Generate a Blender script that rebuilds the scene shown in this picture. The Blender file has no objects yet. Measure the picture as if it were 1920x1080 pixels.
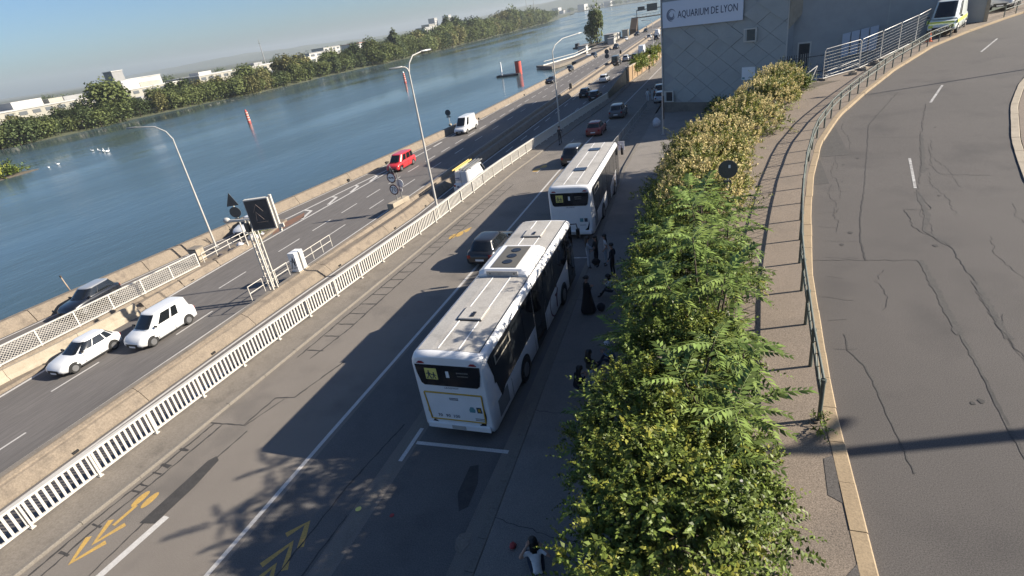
import bpy, math, random
import numpy as np
from mathutils import Vector, Matrix
random.seed(7)
RNG = np.random.default_rng(7)
PI = math.pi
rad = math.radians
scene = bpy.context.scene
COL = scene.collection

# ------------------------------------------------------------------ camera
CAM_Z = 12.2536
def camera():
    pitch, roll, yaw = 0.448136, -0.156644, -0.389834
    cp, sp, cy, sy = math.cos(pitch), math.sin(pitch), math.cos(yaw), math.sin(yaw)
    fw = Vector((sy*cp, cy*cp, -sp)); rt = Vector((cy, -sy, 0)); up = rt.cross(fw)
    r2 = rt*math.cos(roll) + up*math.sin(roll); u2 = -rt*math.sin(roll) + up*math.cos(roll)
    m = Matrix((( r2.x, u2.x, -fw.x, 0), (r2.y, u2.y, -fw.y, 0), (r2.z, u2.z, -fw.z, CAM_Z), (0, 0, 0, 1)))
    cd = bpy.data.cameras.new('camera'); cd.sensor_width = 36; cd.lens = 1044.206/1920*36
    cd.clip_start = 0.1; cd.clip_end = 20000
    co = bpy.data.objects.new('camera', cd); co.matrix_world = m
    COL.objects.link(co); scene.camera = co
camera()

# ------------------------------------------------------------------ sky, sun, exposure
SUN = Vector((1.85, 0.607, 1.0)).normalized()
ELEV = math.asin(SUN.z); AZ = math.atan2(SUN.x, SUN.y)
world = bpy.data.worlds.new('World'); scene.world = world; world.use_nodes = True
nt = world.node_tree; nt.nodes.clear()
sky = nt.nodes.new('ShaderNodeTexSky'); sky.sky_type = 'NISHITA'; sky.sun_disc = False
sky.sun_elevation = ELEV; sky.sun_rotation = AZ
sky.air_density = 1.0; sky.dust_density = 1.4; sky.ozone_density = 6.5; sky.altitude = 300
bg = nt.nodes.new('ShaderNodeBackground'); bg.inputs['Strength'].default_value = 0.060
wo = nt.nodes.new('ShaderNodeOutputWorld')
nt.links.new(sky.outputs[0], bg.inputs[0]); nt.links.new(bg.outputs[0], wo.inputs[0])
sl = bpy.data.lights.new('sun', 'SUN'); sl.energy = 4.8; sl.angle = rad(0.53); sl.color = (1.0, 0.91, 0.77)
so = bpy.data.objects.new('sun', sl); so.rotation_euler = (-SUN).to_track_quat('-Z', 'Y').to_euler(); so.location = (60, 20, 60)
COL.objects.link(so)
vs = scene.view_settings
vs.view_transform = 'Standard'; vs.look = 'None'; vs.exposure = 1.2; vs.gamma = 1; vs.use_curve_mapping = False
scene.render.resolution_x, scene.render.resolution_y = 1024, 576

# ------------------------------------------------------------------ materials
MATS = {}
def mat(name, col, rough=.6, metal=0., col2=None, scale=3., amt=.5, speck=0., sscale=60., bump=0., bscale=30., coat=0., space='Object', stretch=(1,1,1), island=0., trans=0., ior=None, spec=None, detail=5, stain=None):
    if name in MATS: return MATS[name]
    m = bpy.data.materials.new(name); m.use_nodes = True
    t = m.node_tree; n = t.nodes; l = t.links
    b = n['Principled BSDF']; out = n['Material Output']
    b.inputs['Roughness'].default_value = rough; b.inputs['Metallic'].default_value = metal
    if coat: b.inputs['Coat Weight'].default_value = coat; b.inputs['Coat Roughness'].default_value = .04
    if ior: b.inputs['IOR'].default_value = ior
    if spec is not None: b.inputs['Specular IOR Level'].default_value = spec
    c = (*col, 1)
    b.inputs['Base Color'].default_value = c
    vec = None
    if col2 or speck or bump or stain:
        if space == 'World':
            g = n.new('ShaderNodeNewGeometry'); src = g.outputs['Position']
        else:
            g = n.new('ShaderNodeTexCoord'); src = g.outputs['Object']
        mp = n.new('ShaderNodeMapping'); mp.inputs['Scale'].default_value = stretch
        l.new(src, mp.inputs[0]); vec = mp.outputs[0]
    cur = None
    if col2:
        ns = n.new('ShaderNodeTexNoise'); ns.inputs['Scale'].default_value = scale; ns.inputs['Detail'].default_value = detail
        ns.inputs['Roughness'].default_value = .62
        l.new(vec, ns.inputs['Vector'])
        rp = n.new('ShaderNodeMapRange'); rp.inputs[1].default_value = .5-amt*.4; rp.inputs[2].default_value = .5+amt*.4
        l.new(ns.outputs['Fac'], rp.inputs[0])
        mx = n.new('ShaderNodeMix'); mx.data_type = 'RGBA'
        mx.inputs[6].default_value = c; mx.inputs[7].default_value = (*col2, 1)
        l.new(rp.outputs[0], mx.inputs[0]); cur = mx.outputs[2]
    if stain:
        ns = n.new('ShaderNodeTexNoise'); ns.inputs['Scale'].default_value = stain[0]; ns.inputs['Detail'].default_value = 6
        l.new(vec, ns.inputs['Vector'])
        rp = n.new('ShaderNodeMapRange'); rp.inputs[1].default_value = .52; rp.inputs[2].default_value = .72; rp.inputs[4].default_value = stain[2]
        l.new(ns.outputs['Fac'], rp.inputs[0])
        mx = n.new('ShaderNodeMix'); mx.data_type = 'RGBA'; mx.inputs[6].default_value = c; mx.inputs[7].default_value = (*stain[1], 1)
        if cur: l.new(cur, mx.inputs[6])
        l.new(rp.outputs[0], mx.inputs[0]); cur = mx.outputs[2]
    if speck:
        ns = n.new('ShaderNodeTexNoise'); ns.inputs['Scale'].default_value = sscale; ns.inputs['Detail'].default_value = 6; ns.inputs['Roughness'].default_value = .75
        l.new(vec, ns.inputs['Vector'])
        rp = n.new('ShaderNodeMapRange'); rp.inputs[1].default_value = .36; rp.inputs[2].default_value = .66
        rp.inputs[3].default_value = 1-speck; rp.inputs[4].default_value = 1+speck
        l.new(ns.outputs['Fac'], rp.inputs[0])
        mx = n.new('ShaderNodeMix'); mx.data_type = 'RGBA'; mx.blend_type = 'MULTIPLY'; mx.inputs[0].default_value = 1
        mx.clamp_result = False
        mx.inputs[6].default_value = c
        if cur: l.new(cur, mx.inputs[6])
        l.new(rp.outputs[0], mx.inputs[7]); cur = mx.outputs[2]
    if island:
        g2 = n.new('ShaderNodeNewGeometry')
        rp = n.new('ShaderNodeMapRange'); rp.inputs[3].default_value = 1-island; rp.inputs[4].default_value = 1+island
        l.new(g2.outputs['Random Per Island'], rp.inputs[0])
        mx = n.new('ShaderNodeMix'); mx.data_type = 'RGBA'; mx.blend_type = 'MULTIPLY'; mx.inputs[0].default_value = 1
        mx.inputs[6].default_value = c
        if cur: l.new(cur, mx.inputs[6])
        l.new(rp.outputs[0], mx.inputs[7]); cur = mx.outputs[2]
    if cur: l.new(cur, b.inputs['Base Color'])
    if bump:
        ns = n.new('ShaderNodeTexNoise'); ns.inputs['Scale'].default_value = bscale; ns.inputs['Detail'].default_value = 4
        l.new(vec, ns.inputs['Vector'])
        bp = n.new('ShaderNodeBump'); bp.inputs['Strength'].default_value = bump; bp.inputs['Distance'].default_value = .02
        l.new(ns.outputs['Fac'], bp.inputs['Height']); l.new(bp.outputs[0], b.inputs['Normal'])
    if trans:
        tr = n.new('ShaderNodeBsdfTranslucent'); tr.inputs[0].default_value = (col[0]*1.6, col[1]*1.7, col[2]*.9, 1)
        if cur: l.new(cur, tr.inputs[0])
        ms = n.new('ShaderNodeMixShader'); ms.inputs[0].default_value = trans
        l.new(b.outputs[0], ms.inputs[1]); l.new(tr.outputs[0], ms.inputs[2]); l.new(ms.outputs[0], out.inputs[0])
    MATS[name] = m
    return m

M = {}
M['asphalt_hw'] = mat('asphalt_highway', (.105,.096,.092), .9, col2=(.130,.119,.112), scale=.5, amt=.8, speck=.2, sscale=9, space='World', stretch=(1,.06,1), stain=(.25,(.080,.075,.073),.6))
M['asphalt'] = mat('asphalt_local', (.155,.136,.117), .92, col2=(.195,.172,.149), scale=.35, amt=.8, speck=.55, sscale=52, bump=.12, bscale=90, space='World', stain=(.5,(.120,.107,.095),.8))
M['asphalt_dark'] = mat('asphalt_patch', (.098,.092,.088), .9, col2=(.122,.113,.106), scale=.8, speck=.35, sscale=30, space='World', stain=(.7,(.075,.071,.069),.7))
M['asphalt_up'] = mat('asphalt_upper', (.072,.065,.061), .92, col2=(.096,.086,.080), scale=.28, amt=.8, speck=.55, sscale=48, bump=.12, bscale=90, space='World', stain=(.42,(.056,.051,.049),.8))
M['walk_up'] = mat('asphalt_footway', (.172,.138,.108), .93, col2=(.220,.176,.138), scale=.7, amt=.8, speck=.62, sscale=48, bump=.12, bscale=90, space='World', stain=(.6,(.145,.120,.098),.6))
M['walk_low'] = mat('asphalt_pavement', (.175,.158,.142), .92, col2=(.22,.198,.176), scale=.6, amt=.8, speck=.45, sscale=52, bump=.12, bscale=90, space='World', stain=(.5,(.13,.118,.107),.7))
M['concrete'] = mat('concrete_weathered', (.225,.182,.138), .9, col2=(.155,.127,.098), scale=.9, amt=.9, speck=.25, sscale=12, bump=.3, bscale=20, space='World', stain=(1.6,(.12,.098,.078),.8))
M['concrete_pale'] = mat('concrete_pale', (.38,.325,.25), .9, col2=(.29,.245,.185), scale=1.2, amt=.8, speck=.15, sscale=20, space='World', stain=(2.,(.20,.17,.13),.6))
M['concrete_grey'] = mat('concrete_grey', (.205,.178,.148), .9, col2=(.155,.135,.112), scale=1.1, amt=.8, speck=.22, sscale=16, space='World', stain=(1.2,(.115,.10,.083),.7))
M['kerb'] = mat('kerb_stone', (.33,.25,.155), .9, col2=(.26,.195,.125), scale=1.4, amt=.9, speck=.2, sscale=26, bump=.2, bscale=30, space='World')
M['kerb_low'] = mat('kerb_low', (.185,.165,.14), .9, col2=(.14,.125,.108), scale=1.4, amt=.9, speck=.25, sscale=26, space='World')
M['soil'] = mat('soil', (.10,.082,.06), .95, col2=(.06,.05,.035), scale=1.5, speck=.3, sscale=10, bump=.6, bscale=6, space='World')
M['land'] = mat('far_land', (.055,.068,.034), .95, col2=(.085,.085,.05), scale=.02, amt=.9, space='World')
M['tar'] = mat('tar_seal', (.034,.032,.031), .85, col2=(.052,.048,.046), scale=4, speck=.3, sscale=24, space='World')
M['rust'] = mat('rust_stain', (.20,.10,.062), .9, col2=(.13,.08,.06), scale=2, space='World')
M['tar_soft'] = mat('tar_faded', (.052,.050,.048), .9, col2=(.075,.068,.063), scale=5, amt=.6, speck=.35, sscale=28, space='World')
M['line_white'] = mat('road_paint_white', (.56,.54,.51), .75, col2=(.40,.38,.36), scale=4, amt=.9, speck=.18, sscale=22, space='World')
M['line_worn'] = mat('road_paint_worn', (.50,.49,.47), .8, col2=(.17,.16,.155), scale=5, amt=.5, speck=.2, sscale=22, space='World')
M['line_yellow'] = mat('road_paint_ochre', (.52,.32,.075), .8, col2=(.36,.24,.085), scale=4, amt=.9, speck=.25, sscale=22, space='World')
M['white_metal'] = mat('white_metal', (.56,.53,.48), .5, col2=(.45,.42,.37), scale=3, amt=.7)
M['grey_metal'] = mat('galvanised', (.36,.36,.35), .45, metal=.6, col2=(.26,.26,.26), scale=5)
M['pale_pole'] = mat('pale_pole', (.48,.46,.43), .45, col2=(.38,.36,.33), scale=1.5)
M['fence_green'] = mat('fence_green_grey', (.115,.135,.115), .55, col2=(.075,.085,.075), scale=4)
M['dark_metal'] = mat('dark_metal', (.03,.03,.032), .5)
M['black'] = mat('black_plastic', (.012,.012,.013), .55)
M['rubber'] = mat('rubber', (.018,.018,.018), .85)
M['rim'] = mat('rim_silver', (.26,.26,.265), .35, metal=.7)
M['glass'] = mat('dark_glass', (.010,.012,.014), .06, spec=.7)
M['glass_blue'] = mat('window_glass', (.03,.036,.042), .08)
M['bus_white'] = mat('bus_white', (.78,.78,.785), .32, coat=.3, col2=(.69,.69,.685), scale=1.2, amt=.6)
M['bus_roof'] = mat('bus_roof', (.43,.41,.38), .6, col2=(.32,.30,.275), scale=1.3, amt=.9, speck=.16, sscale=16, stain=(1.1,(.235,.22,.20),.75))
M['bus_black'] = mat('bus_black', (.014,.014,.016), .12, coat=.2)
M['amber'] = mat('amber_frame', (.52,.31,.035), .5)
M['sign_yellow'] = mat('pictogram_yellow', (.68,.60,.16), .5)
M['red'] = mat('red_paint', (.55,.025,.022), .35, coat=.3)
M['red_lamp'] = mat('red_lamp', (.25,.012,.012), .2)
M['headlamp'] = mat('headlamp', (.16,.17,.18), .08)
M['text_dark'] = mat('print_dark', (.03,.04,.06), .6)
M['print_teal'] = mat('print_teal', (.10,.25,.28), .6)
M['sign_white'] = mat('sign_white', (.74,.74,.74), .5)
M['sign_back'] = mat('sign_back', (.055,.060,.063), .55)
M['sign_red'] = mat('sign_dark_red', (.06,.012,.02), .5)
M['water'] = None
M['bark'] = mat('bark', (.085,.062,.045), .9, col2=(.05,.038,.03), scale=8)
M['skin'] = mat('skin', (.42,.25,.18), .55)
M['hair'] = mat('hair', (.012,.010,.009), .5)

def water_mat():
    m = bpy.data.materials.new('river_water'); m.use_nodes = True
    t = m.node_tree; n = t.nodes; l = t.links; b = n['Principled BSDF']
    b.inputs['Base Color'].default_value = (.045,.075,.085,1); b.inputs['Roughness'].default_value = .14; b.inputs['IOR'].default_value = 1.33
    g = n.new('ShaderNodeNewGeometry')
    outs = []
    for sc, st, dist in ((.55,(1,.42,1),.055), (.13,(1,.5,1),.16), (1.6,(1,.5,1),.03)):
        mp = n.new('ShaderNodeMapping'); mp.inputs['Scale'].default_value = st; mp.inputs['Rotation'].default_value = (0,0,rad(32))
        l.new(g.outputs['Position'], mp.inputs[0])
        ns = n.new('ShaderNodeTexNoise'); ns.inputs['Scale'].default_value = sc; ns.inputs['Detail'].default_value = 3
        l.new(mp.outputs[0], ns.inputs['Vector'])
        mu = n.new('ShaderNodeMath'); mu.operation = 'MULTIPLY'; mu.inputs[1].default_value = dist
        l.new(ns.outputs['Fac'], mu.inputs[0]); outs.append(mu.outputs[0])
    a = n.new('ShaderNodeMath'); a.operation = 'ADD'; l.new(outs[0], a.inputs[0]); l.new(outs[1], a.inputs[1])
    a2 = n.new('ShaderNodeMath'); a2.operation = 'ADD'; l.new(a.outputs[0], a2.inputs[0]); l.new(outs[2], a2.inputs[1])
    mp = n.new('ShaderNodeMapping'); mp.inputs['Scale'].default_value = (1,.22,1); l.new(g.outputs['Position'], mp.inputs[0])
    nw = n.new('ShaderNodeTexNoise'); nw.inputs['Scale'].default_value = .035; nw.inputs['Detail'].default_value = 4; l.new(mp.outputs[0], nw.inputs['Vector'])
    mr = n.new('ShaderNodeMapRange'); mr.inputs[1].default_value = .35; mr.inputs[2].default_value = .65; mr.inputs[3].default_value = .06; mr.inputs[4].default_value = .24
    l.new(nw.outputs['Fac'], mr.inputs[0]); l.new(mr.outputs[0], b.inputs['Roughness'])
    ms = n.new('ShaderNodeMapRange'); ms.inputs[1].default_value = .35; ms.inputs[2].default_value = .65; ms.inputs[3].default_value = .45; ms.inputs[4].default_value = 1.2
    l.new(nw.outputs['Fac'], ms.inputs[0])
    bp = n.new('ShaderNodeBump'); bp.inputs['Distance'].default_value = 1.; l.new(ms.outputs[0], bp.inputs['Strength'])
    l.new(a2.outputs[0], bp.inputs['Height']); l.new(bp.outputs[0], b.inputs['Normal'])
    return m
M['water'] = water_mat()

def leafmat(name, c1, c2, rough=.5, trans=.28, island=.35, scale=.6):
    return mat(name, c1, rough, col2=c2, scale=scale, amt=.9, island=island, trans=trans, space='World', detail=3, spec=.18)
M['leaf_frond'] = leafmat('leaf_frond', (.095,.155,.040), (.175,.218,.056), .42, .12, .55)
M['leaf_shrub'] = leafmat('leaf_shrub', (.080,.125,.026), (.150,.178,.038), .45, .14, .6)
M['leaf_lime'] = leafmat('leaf_lime', (.20,.23,.040), (.27,.255,.048), .5, .22, .4)
M['leaf_knot'] = leafmat('leaf_knotweed', (.095,.122,.030), (.165,.170,.048), .5, .18, .55)
M['blossom'] = leafmat('cream_blossom', (.66,.56,.29), (.50,.41,.18), .7, .3, .3)
M['tree_a'] = leafmat('foliage_far_green', (.085,.115,.040), (.135,.150,.052), .7, .2, .5, .08)
M['tree_b'] = leafmat('foliage_far_olive', (.125,.130,.048), (.18,.165,.07), .7, .2, .5, .08)
M['tree_c'] = leafmat('foliage_far_dark', (.062,.092,.038), (.095,.115,.045), .7, .15, .5, .08)
M['hill'] = mat('hill_wood', (.065,.085,.05), .95, col2=(.12,.13,.10), scale=.02, amt=.9, space='World')

# ------------------------------------------------------------------ mesh builder
class MB:
    def __init__(s): s.v=[]; s.f=[]; s.m=[]; s.s=[]
    def add(s, vs, fs, m=0, sm=False):
        o=len(s.v); s.v += [tuple(v) for v in vs]
        for f in fs: s.f.append(tuple(i+o for i in f)); s.m.append(m); s.s.append(sm)
        return s
    def box(s, c, d, m=0, rz=0., bev=0.):
        x,y,z=d[0]/2,d[1]/2,d[2]/2; cr,sr=math.cos(rz),math.sin(rz)
        def T(p): return (c[0]+p[0]*cr-p[1]*sr, c[1]+p[0]*sr+p[1]*cr, c[2]+p[2])
        if bev<=0:
            P=[(-x,-y,-z),(x,-y,-z),(x,y,-z),(-x,y,-z),(-x,-y,z),(x,-y,z),(x,y,z),(-x,y,z)]
            return s.add([T(p) for p in P],[(0,3,2,1),(4,5,6,7),(0,1,5,4),(1,2,6,5),(2,3,7,6),(3,0,4,7)],m)
        b=bev; R=[]
        for zz,i in ((-z,b),(-z+b,0),(z-b,0),(z,b)):
            R.append([T(p) for p in [(-x+i+ (b if i==0 else 0)*0,-y+i,zz),(x-i,-y+i,zz),(x-i,y-i,zz),(-x+i,y-i,zz)]])
        return s.loft(R,m,False)
    def loft(s, rings, m=0, sm=True, caps=True, closed=True):
        n=len(rings[0]); vs=[p for r in rings for p in r]; fs=[]
        for i in range(len(rings)-1):
            for j in range(n if closed else n-1):
                a=i*n+j; b=i*n+(j+1)%n
                fs.append((a,b,b+n,a+n))
        s.add(vs,fs,m,sm)
        if caps:
            s.add(rings[0],[tuple(range(n))[::-1]],m,False); s.add(rings[-1],[tuple(range(n))],m,False)
        return s
    def tube(s, pts, r, n=8, m=0, sm=True, caps=True):
        pts=[Vector(p) for p in pts]
        if not isinstance(r,(list,tuple)): r=[r]*len(pts)
        rings=[]; u=None
        for i,p in enumerate(pts):
            d=(pts[min(i+1,len(pts)-1)]-pts[max(i-1,0)]).normalized()
            if u is None: u=d.orthogonal().normalized()
            else:
                u=(u-d*u.dot(d))
                u=u.normalized() if u.length>1e-6 else d.orthogonal().normalized()
            w=d.cross(u)
            rings.append([p+(u*math.cos(2*PI*k/n)+w*math.sin(2*PI*k/n))*r[i] for k in range(n)])
        return s.loft(rings,m,sm,caps)
    def prism(s, poly, z0, z1, m=0, top=None):
        n=len(poly)
        z0f=z0 if callable(z0) else (lambda x,y:z0); z1f=z1 if callable(z1) else (lambda x,y:z1)
        vs=[(x,y,z0f(x,y)) for x,y in poly]+[(x,y,z1f(x,y)) for x,y in poly]
        s.add(vs,[tuple(range(n))[::-1]]+[(i,(i+1)%n,n+(i+1)%n,n+i) for i in range(n)],m)
        s.add(vs[n:],[tuple(range(n))],m if top is None else top)
        return s
    def plate(s, poly3, nrm, th, m=0):
        nrm=Vector(nrm)*th; n=len(poly3); P=[Vector(p) for p in poly3]
        vs=P+[p+nrm for p in P]
        return s.add(vs,[tuple(range(n))[::-1],tuple(range(n,2*n))]+[(i,(i+1)%n,n+(i+1)%n,n+i) for i in range(n)],m)
    def ribbon(s, pts, w, zf, m=0, dz=.004):
        pts=[Vector((p[0],p[1])) for p in pts]; L=[];R=[]
        if not isinstance(w,(list,tuple)): w=[w]*len(pts)
        for i,p in enumerate(pts):
            d=(pts[min(i+1,len(pts)-1)]-pts[max(i-1,0)]).normalized(); q=Vector((-d.y,d.x))*w[i]/2
            L.append(p+q);R.append(p-q)
        vs=[(p.x,p.y,zf(p.x,p.y)+dz) for p in L]+[(p.x,p.y,zf(p.x,p.y)+dz) for p in R]; n=len(pts)
        return s.add(vs,[(n+i,n+i+1,i+1,i) for i in range(n-1)],m)
    def ellipsoid(s,c,r,nu=12,nv=8,m=0,v0=0.,v1=1.):
        rings=[]
        for i in range(nv+1):
            a=PI*(v0+(v1-v0)*i/nv)
            rings.append([(c[0]+r[0]*math.sin(a)*math.cos(2*PI*k/nu),c[1]+r[1]*math.sin(a)*math.sin(2*PI*k/nu),c[2]-r[2]*math.cos(a)) for k in range(nu)])
        return s.loft(rings,m,True,False)
    def mesh(s,name,mats):
        me=bpy.data.meshes.new(name); me.from_pydata(s.v,[],s.f)
        for mm in (mats if isinstance(mats,(list,tuple)) else [mats]): me.materials.append(M[mm] if isinstance(mm,str) else mm)
        me.polygons.foreach_set('material_index',s.m); me.polygons.foreach_set('use_smooth',s.s); me.update()
        return me
    def build(s,name,mats,parent=None,loc=None,rz=0.):
        return link(name,s.mesh(name,mats),parent,loc,rz)
def link(name,me,parent=None,loc=None,rz=0.):
    o=bpy.data.objects.new(name,me); COL.objects.link(o)
    if parent: o.parent=parent
    if loc is not None: o.location=loc
    if rz: o.rotation_euler=(0,0,rz)
    return o
def tag(o,label,cat,group=None,kind=None):
    if label: o['label']=label
    if cat: o['category']=cat
    if group: o['group']=group
    if kind: o['kind']=kind
    return o
def thing(name,label,cat,loc=(0,0,0),rz=0.,group=None):
    o=bpy.data.objects.new(name,None); COL.objects.link(o); o.location=loc; o.rotation_euler=(0,0,rz); o.empty_display_size=.2
    return tag(o,label,cat,group)
def struct(o): o['kind']='structure'; return o
def copy_tree(o,parent=None):
    c=o.copy(); COL.objects.link(c); c.parent=parent
    for ch in o.children: copy_tree(ch,c)
    return c
def np_mesh(name,V,Q,mats,midx=None,smooth=False):
    me=bpy.data.meshes.new(name); V=np.asarray(V,np.float32); Q=np.asarray(Q,np.int32); k=Q.shape[1]
    me.vertices.add(len(V)); me.vertices.foreach_set('co',V.ravel())
    me.loops.add(Q.size); me.loops.foreach_set('vertex_index',Q.ravel())
    me.polygons.add(len(Q)); me.polygons.foreach_set('loop_start',np.arange(0,Q.size,k,dtype=np.int32))
    if hasattr(me.polygons[0],'loop_total'):
        try: me.polygons.foreach_set('loop_total',np.full(len(Q),k,np.int32))
        except Exception: pass
    for mm in (mats if isinstance(mats,(list,tuple)) else [mats]): me.materials.append(M[mm])
    if midx is not None: me.polygons.foreach_set('material_index',np.asarray(midx,np.int32))
    if smooth: me.polygons.foreach_set('use_smooth',np.ones(len(Q),bool))
    me.update(calc_edges=True); me.validate()
    return me
def interp(tab):
    ys=[t[0] for t in tab]; xs=[t[1] for t in tab]
    return lambda y: float(np.interp(y,ys,xs))
def text_mesh(name,txt,size,m,parent,ext=.003,align='CENTER'):
    c=bpy.data.curves.new(name,'FONT'); c.body=txt; c.size=size; c.extrude=ext; c.align_x=align; c.align_y='CENTER'; c.resolution_u=2
    o=bpy.data.objects.new(name+'_tmp',c); COL.objects.link(o)
    dg=bpy.context.evaluated_depsgraph_get(); me=bpy.data.meshes.new_from_object(o.evaluated_get(dg))
    bpy.data.objects.remove(o); bpy.data.curves.remove(c)
    me.name=name; me.materials.clear(); me.materials.append(M[m])
    return link(name,me,parent)

# ================================================================== SETTING
HZ = -3.3; WZ = -8.0
def zl(y): return 0. if y < 45 else -0.031*(min(y,150.)-45)
def zu(y):
    if y < 24: return 4.
    if y < 32: return 4.+.055*(y-24)**2/16
    return 4.+.055*(min(y,95.)-28)
ZL=lambda x,y: zl(y)
ZU=lambda x,y: zu(y)
ZH=lambda x,y: HZ
RX=interp([(-14,-20.5),(5.5,-20.1),(16.8,-19.6),(33.7,-18.6),(55,-18.0),(71,-17.4),(91,-16.35),(112,-16.4),(164,-15.1),(300,-13.5)])
EX=interp([(-14,-18.9),(5.3,-18.55),(9.4,-18.25),(17.8,-17.9),(35,-17.2),(55,-16.6),(71,-16.1),(91,-15.2),(112,-15.4),(164,-14.2),(300,-12.6)])
KX=interp([(-14,-4.9),(45,-7.2),(72,-7.5),(130,-7.3),(300,-6)])
KB=interp([(-14,2.3),(6.8,2.35),(11,2.39),(17,2.75),(22.5,3.37),(27,4.02),(32,4.97),(37,6.55),(41.7,8.6),(48,11.6),(55.4,15.76),(60,19.3),(65,23.7),(80,38),(120,78)])
LB=interp([(-14,-1.4),(28,-1.4),(33,-.9),(38,.6),(44,2.9),(46,5.4),(47,6.8),(49.2,9.1),(52,11.1),(55,13.),(58,14.9),(61,16.7),(66,20.6),(80,33),(120,68)])
PX=interp([(-60,-53),(5,-51.2),(21,-49.7),(36,-47.6),(54,-44.9),(80,-42.1),(86,-41.6),(115,-40.6),(147,-39.6),(206,-38.4),(300,-37.5),(700,-40)])
def yrange(a,b,s):
    n=max(1,round((b-a)/s)); return [a+(b-a)*i/n for i in range(n+1)]
def sheet(name,ys,xl,xr,zf,m,nx=1):
    mb=MB(); vs=[];fs=[]
    for y in ys:
        a=xl(y) if callable(xl) else xl; b=xr(y) if callable(xr) else xr
        for k in range(nx+1): vs.append((a+(b-a)*k/nx,y,zf(0,y)))
    w=nx+1
    for i in range(len(ys)-1):
        for k in range(nx): fs.append((i*w+k,i*w+k+1,(i+1)*w+k+1,(i+1)*w+k))
    mb.add(vs,fs); return mb.build(name,m)
def slab(name,ys,xl,xr,zf,h,m,base=.4):
    mb=MB(); rings=[]
    for y in ys:
        a=xl(y); b=xr(y); z=zf(0,y)
        rings.append([(a,y,z-base),(b,y,z-base),(b,y,z+h),(a,y,z+h)])
    mb.loft(rings,0,False); return mb.build(name,m)

g=MB(); g.add([(-9000,-9000,-9.6),(9000,-9000,-9.6),(9000,12000,-9.6),(-9000,12000,-9.6)],[(0,1,2,3)]); struct(g.build('ground','land'))
w=MB(); w.add([(-900,-900,WZ),(-41,-900,WZ),(-34,4200,WZ),(-900,4200,WZ)],[(0,1,2,3)])
struct(w.build('river_water','water'))
hw=struct(sheet('highway',yrange(-60,720,10),lambda y:PX(y)+.1,lambda y:RX(y)+.3,ZH,'asphalt_hw'))
lr=struct(sheet('local_road',yrange(-14,300,5),lambda y:RX(y)-.05,lambda y:KX(y)+.1,ZL,'asphalt',3))
ls=struct(slab('lower_pavement',yrange(-14,72,2),lambda y:KX(y)+.30,lambda y:LB(y)+.05,ZL,.12,'walk_low'))
vg=struct(slab('railing_verge',yrange(-14,160,3),lambda y:RX(y)-.12,lambda y:EX(y)-.16,ZL,.10,'concrete_grey'))
ur=struct(sheet('upper_road',yrange(-14,120,2),lambda y:KB(y)-.05,lambda y:KB(y)+75,ZU,'asphalt_up',3))
us=struct(slab('upper_footway',yrange(-14,42,2)+yrange(43,66,1.)+yrange(68,110,2),lambda y:LB(y)+.26,lambda y:KB(y)-.24,ZU,.13,'walk_up'))
sheet_b=MB(); 
# ground behind, east of the local road, past the aquarium
struct(sheet('rear_ground',yrange(72.2,300,6),lambda y:KX(y)+.3,lambda y:KX(y)+60,lambda x,y:zl(y)-.02,'walk_low'))

# lower kerb, upper kerb: single stones
def kerb_run(parent,ys,xf,w,zf,h,m,name='kerb_stone',gap=.012):
    for a,b in zip(ys[:-1],ys[1:]):
        b2=b-gap
        mb=MB(); dz=random.uniform(-.006,.006); dx=random.uniform(-.008,.008)
        A=(xf(a)+dx,a,zf(0,a)); B=(xf(b2)+dx,b2,zf(0,b2))
        mb.loft([[(p[0]-w/2,p[1],p[2]-.25),(p[0]+w/2,p[1],p[2]-.25),(p[0]+w/2,p[1],p[2]+h-.025+dz),(p[0]+w/2-.025,p[1],p[2]+h+dz),(p[0]-w/2,p[1],p[2]+h+dz)] for p in (A,B)],0,False)
        mb.build(name,m,parent)
lk=thing('lower_kerb','grey kerb along the pavement beside the buses','kerb'); struct(lk); del lk['category']
kerb_run(lk,yrange(3,45,1.0),lambda y:KX(y)+.15,.28,ZL,.125,'kerb_low')
kerb_run(lk,yrange(45,72,3.0),lambda y:KX(y)+.15,.28,ZL,.125,'kerb_low')
uk=thing('upper_kerb','tan stone kerb curving along the upper road','kerb'); struct(uk); del uk['category']
def arc_ys(xf,y0,y1,L):
    ys=[y0]
    while ys[-1]<y1:
        y=ys[-1]; s=(xf(y+.3)-xf(y))/.3; ys.append(y+L/math.hypot(1,s))
    return ys
kerb_run(uk,arc_ys(KB,3.2,62,1.05),lambda y:KB(y)-.12,.26,ZU,.14,'kerb')
kerb_run(uk,arc_ys(KB,62.2,100,3),lambda y:KB(y)-.12,.26,ZU,.14,'kerb')
vk=thing('verge_kerb','worn edging along the strip below the white railing','kerb'); struct(vk); del vk['category']
kerb_run(vk,yrange(3,90,2.0),lambda y:EX(y)-.08,.16,ZL,.11,'kerb_low')

# traffic island on the right of the upper road
IX=interp([(14,11.2),(18,10.35),(22,10.35),(25.1,10.8),(30.7,12.3),(36.5,14.2),(41,16.1),(46.3,18.9),(56,25.5),(64,33)])
isl=struct(slab('traffic_island',yrange(14.5,64,1.5),lambda y:IX(y)+.36,lambda y:IX(y)+9,ZU,.035,'walk_up'))
ik=thing('island_kerb','pale kerb round the traffic island','kerb'); struct(ik); del ik['category']
kerb_run(ik,arc_ys(IX,14.5,63,1.0),lambda y:IX(y)+.18,.32,ZU,.045,'concrete_pale')

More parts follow.
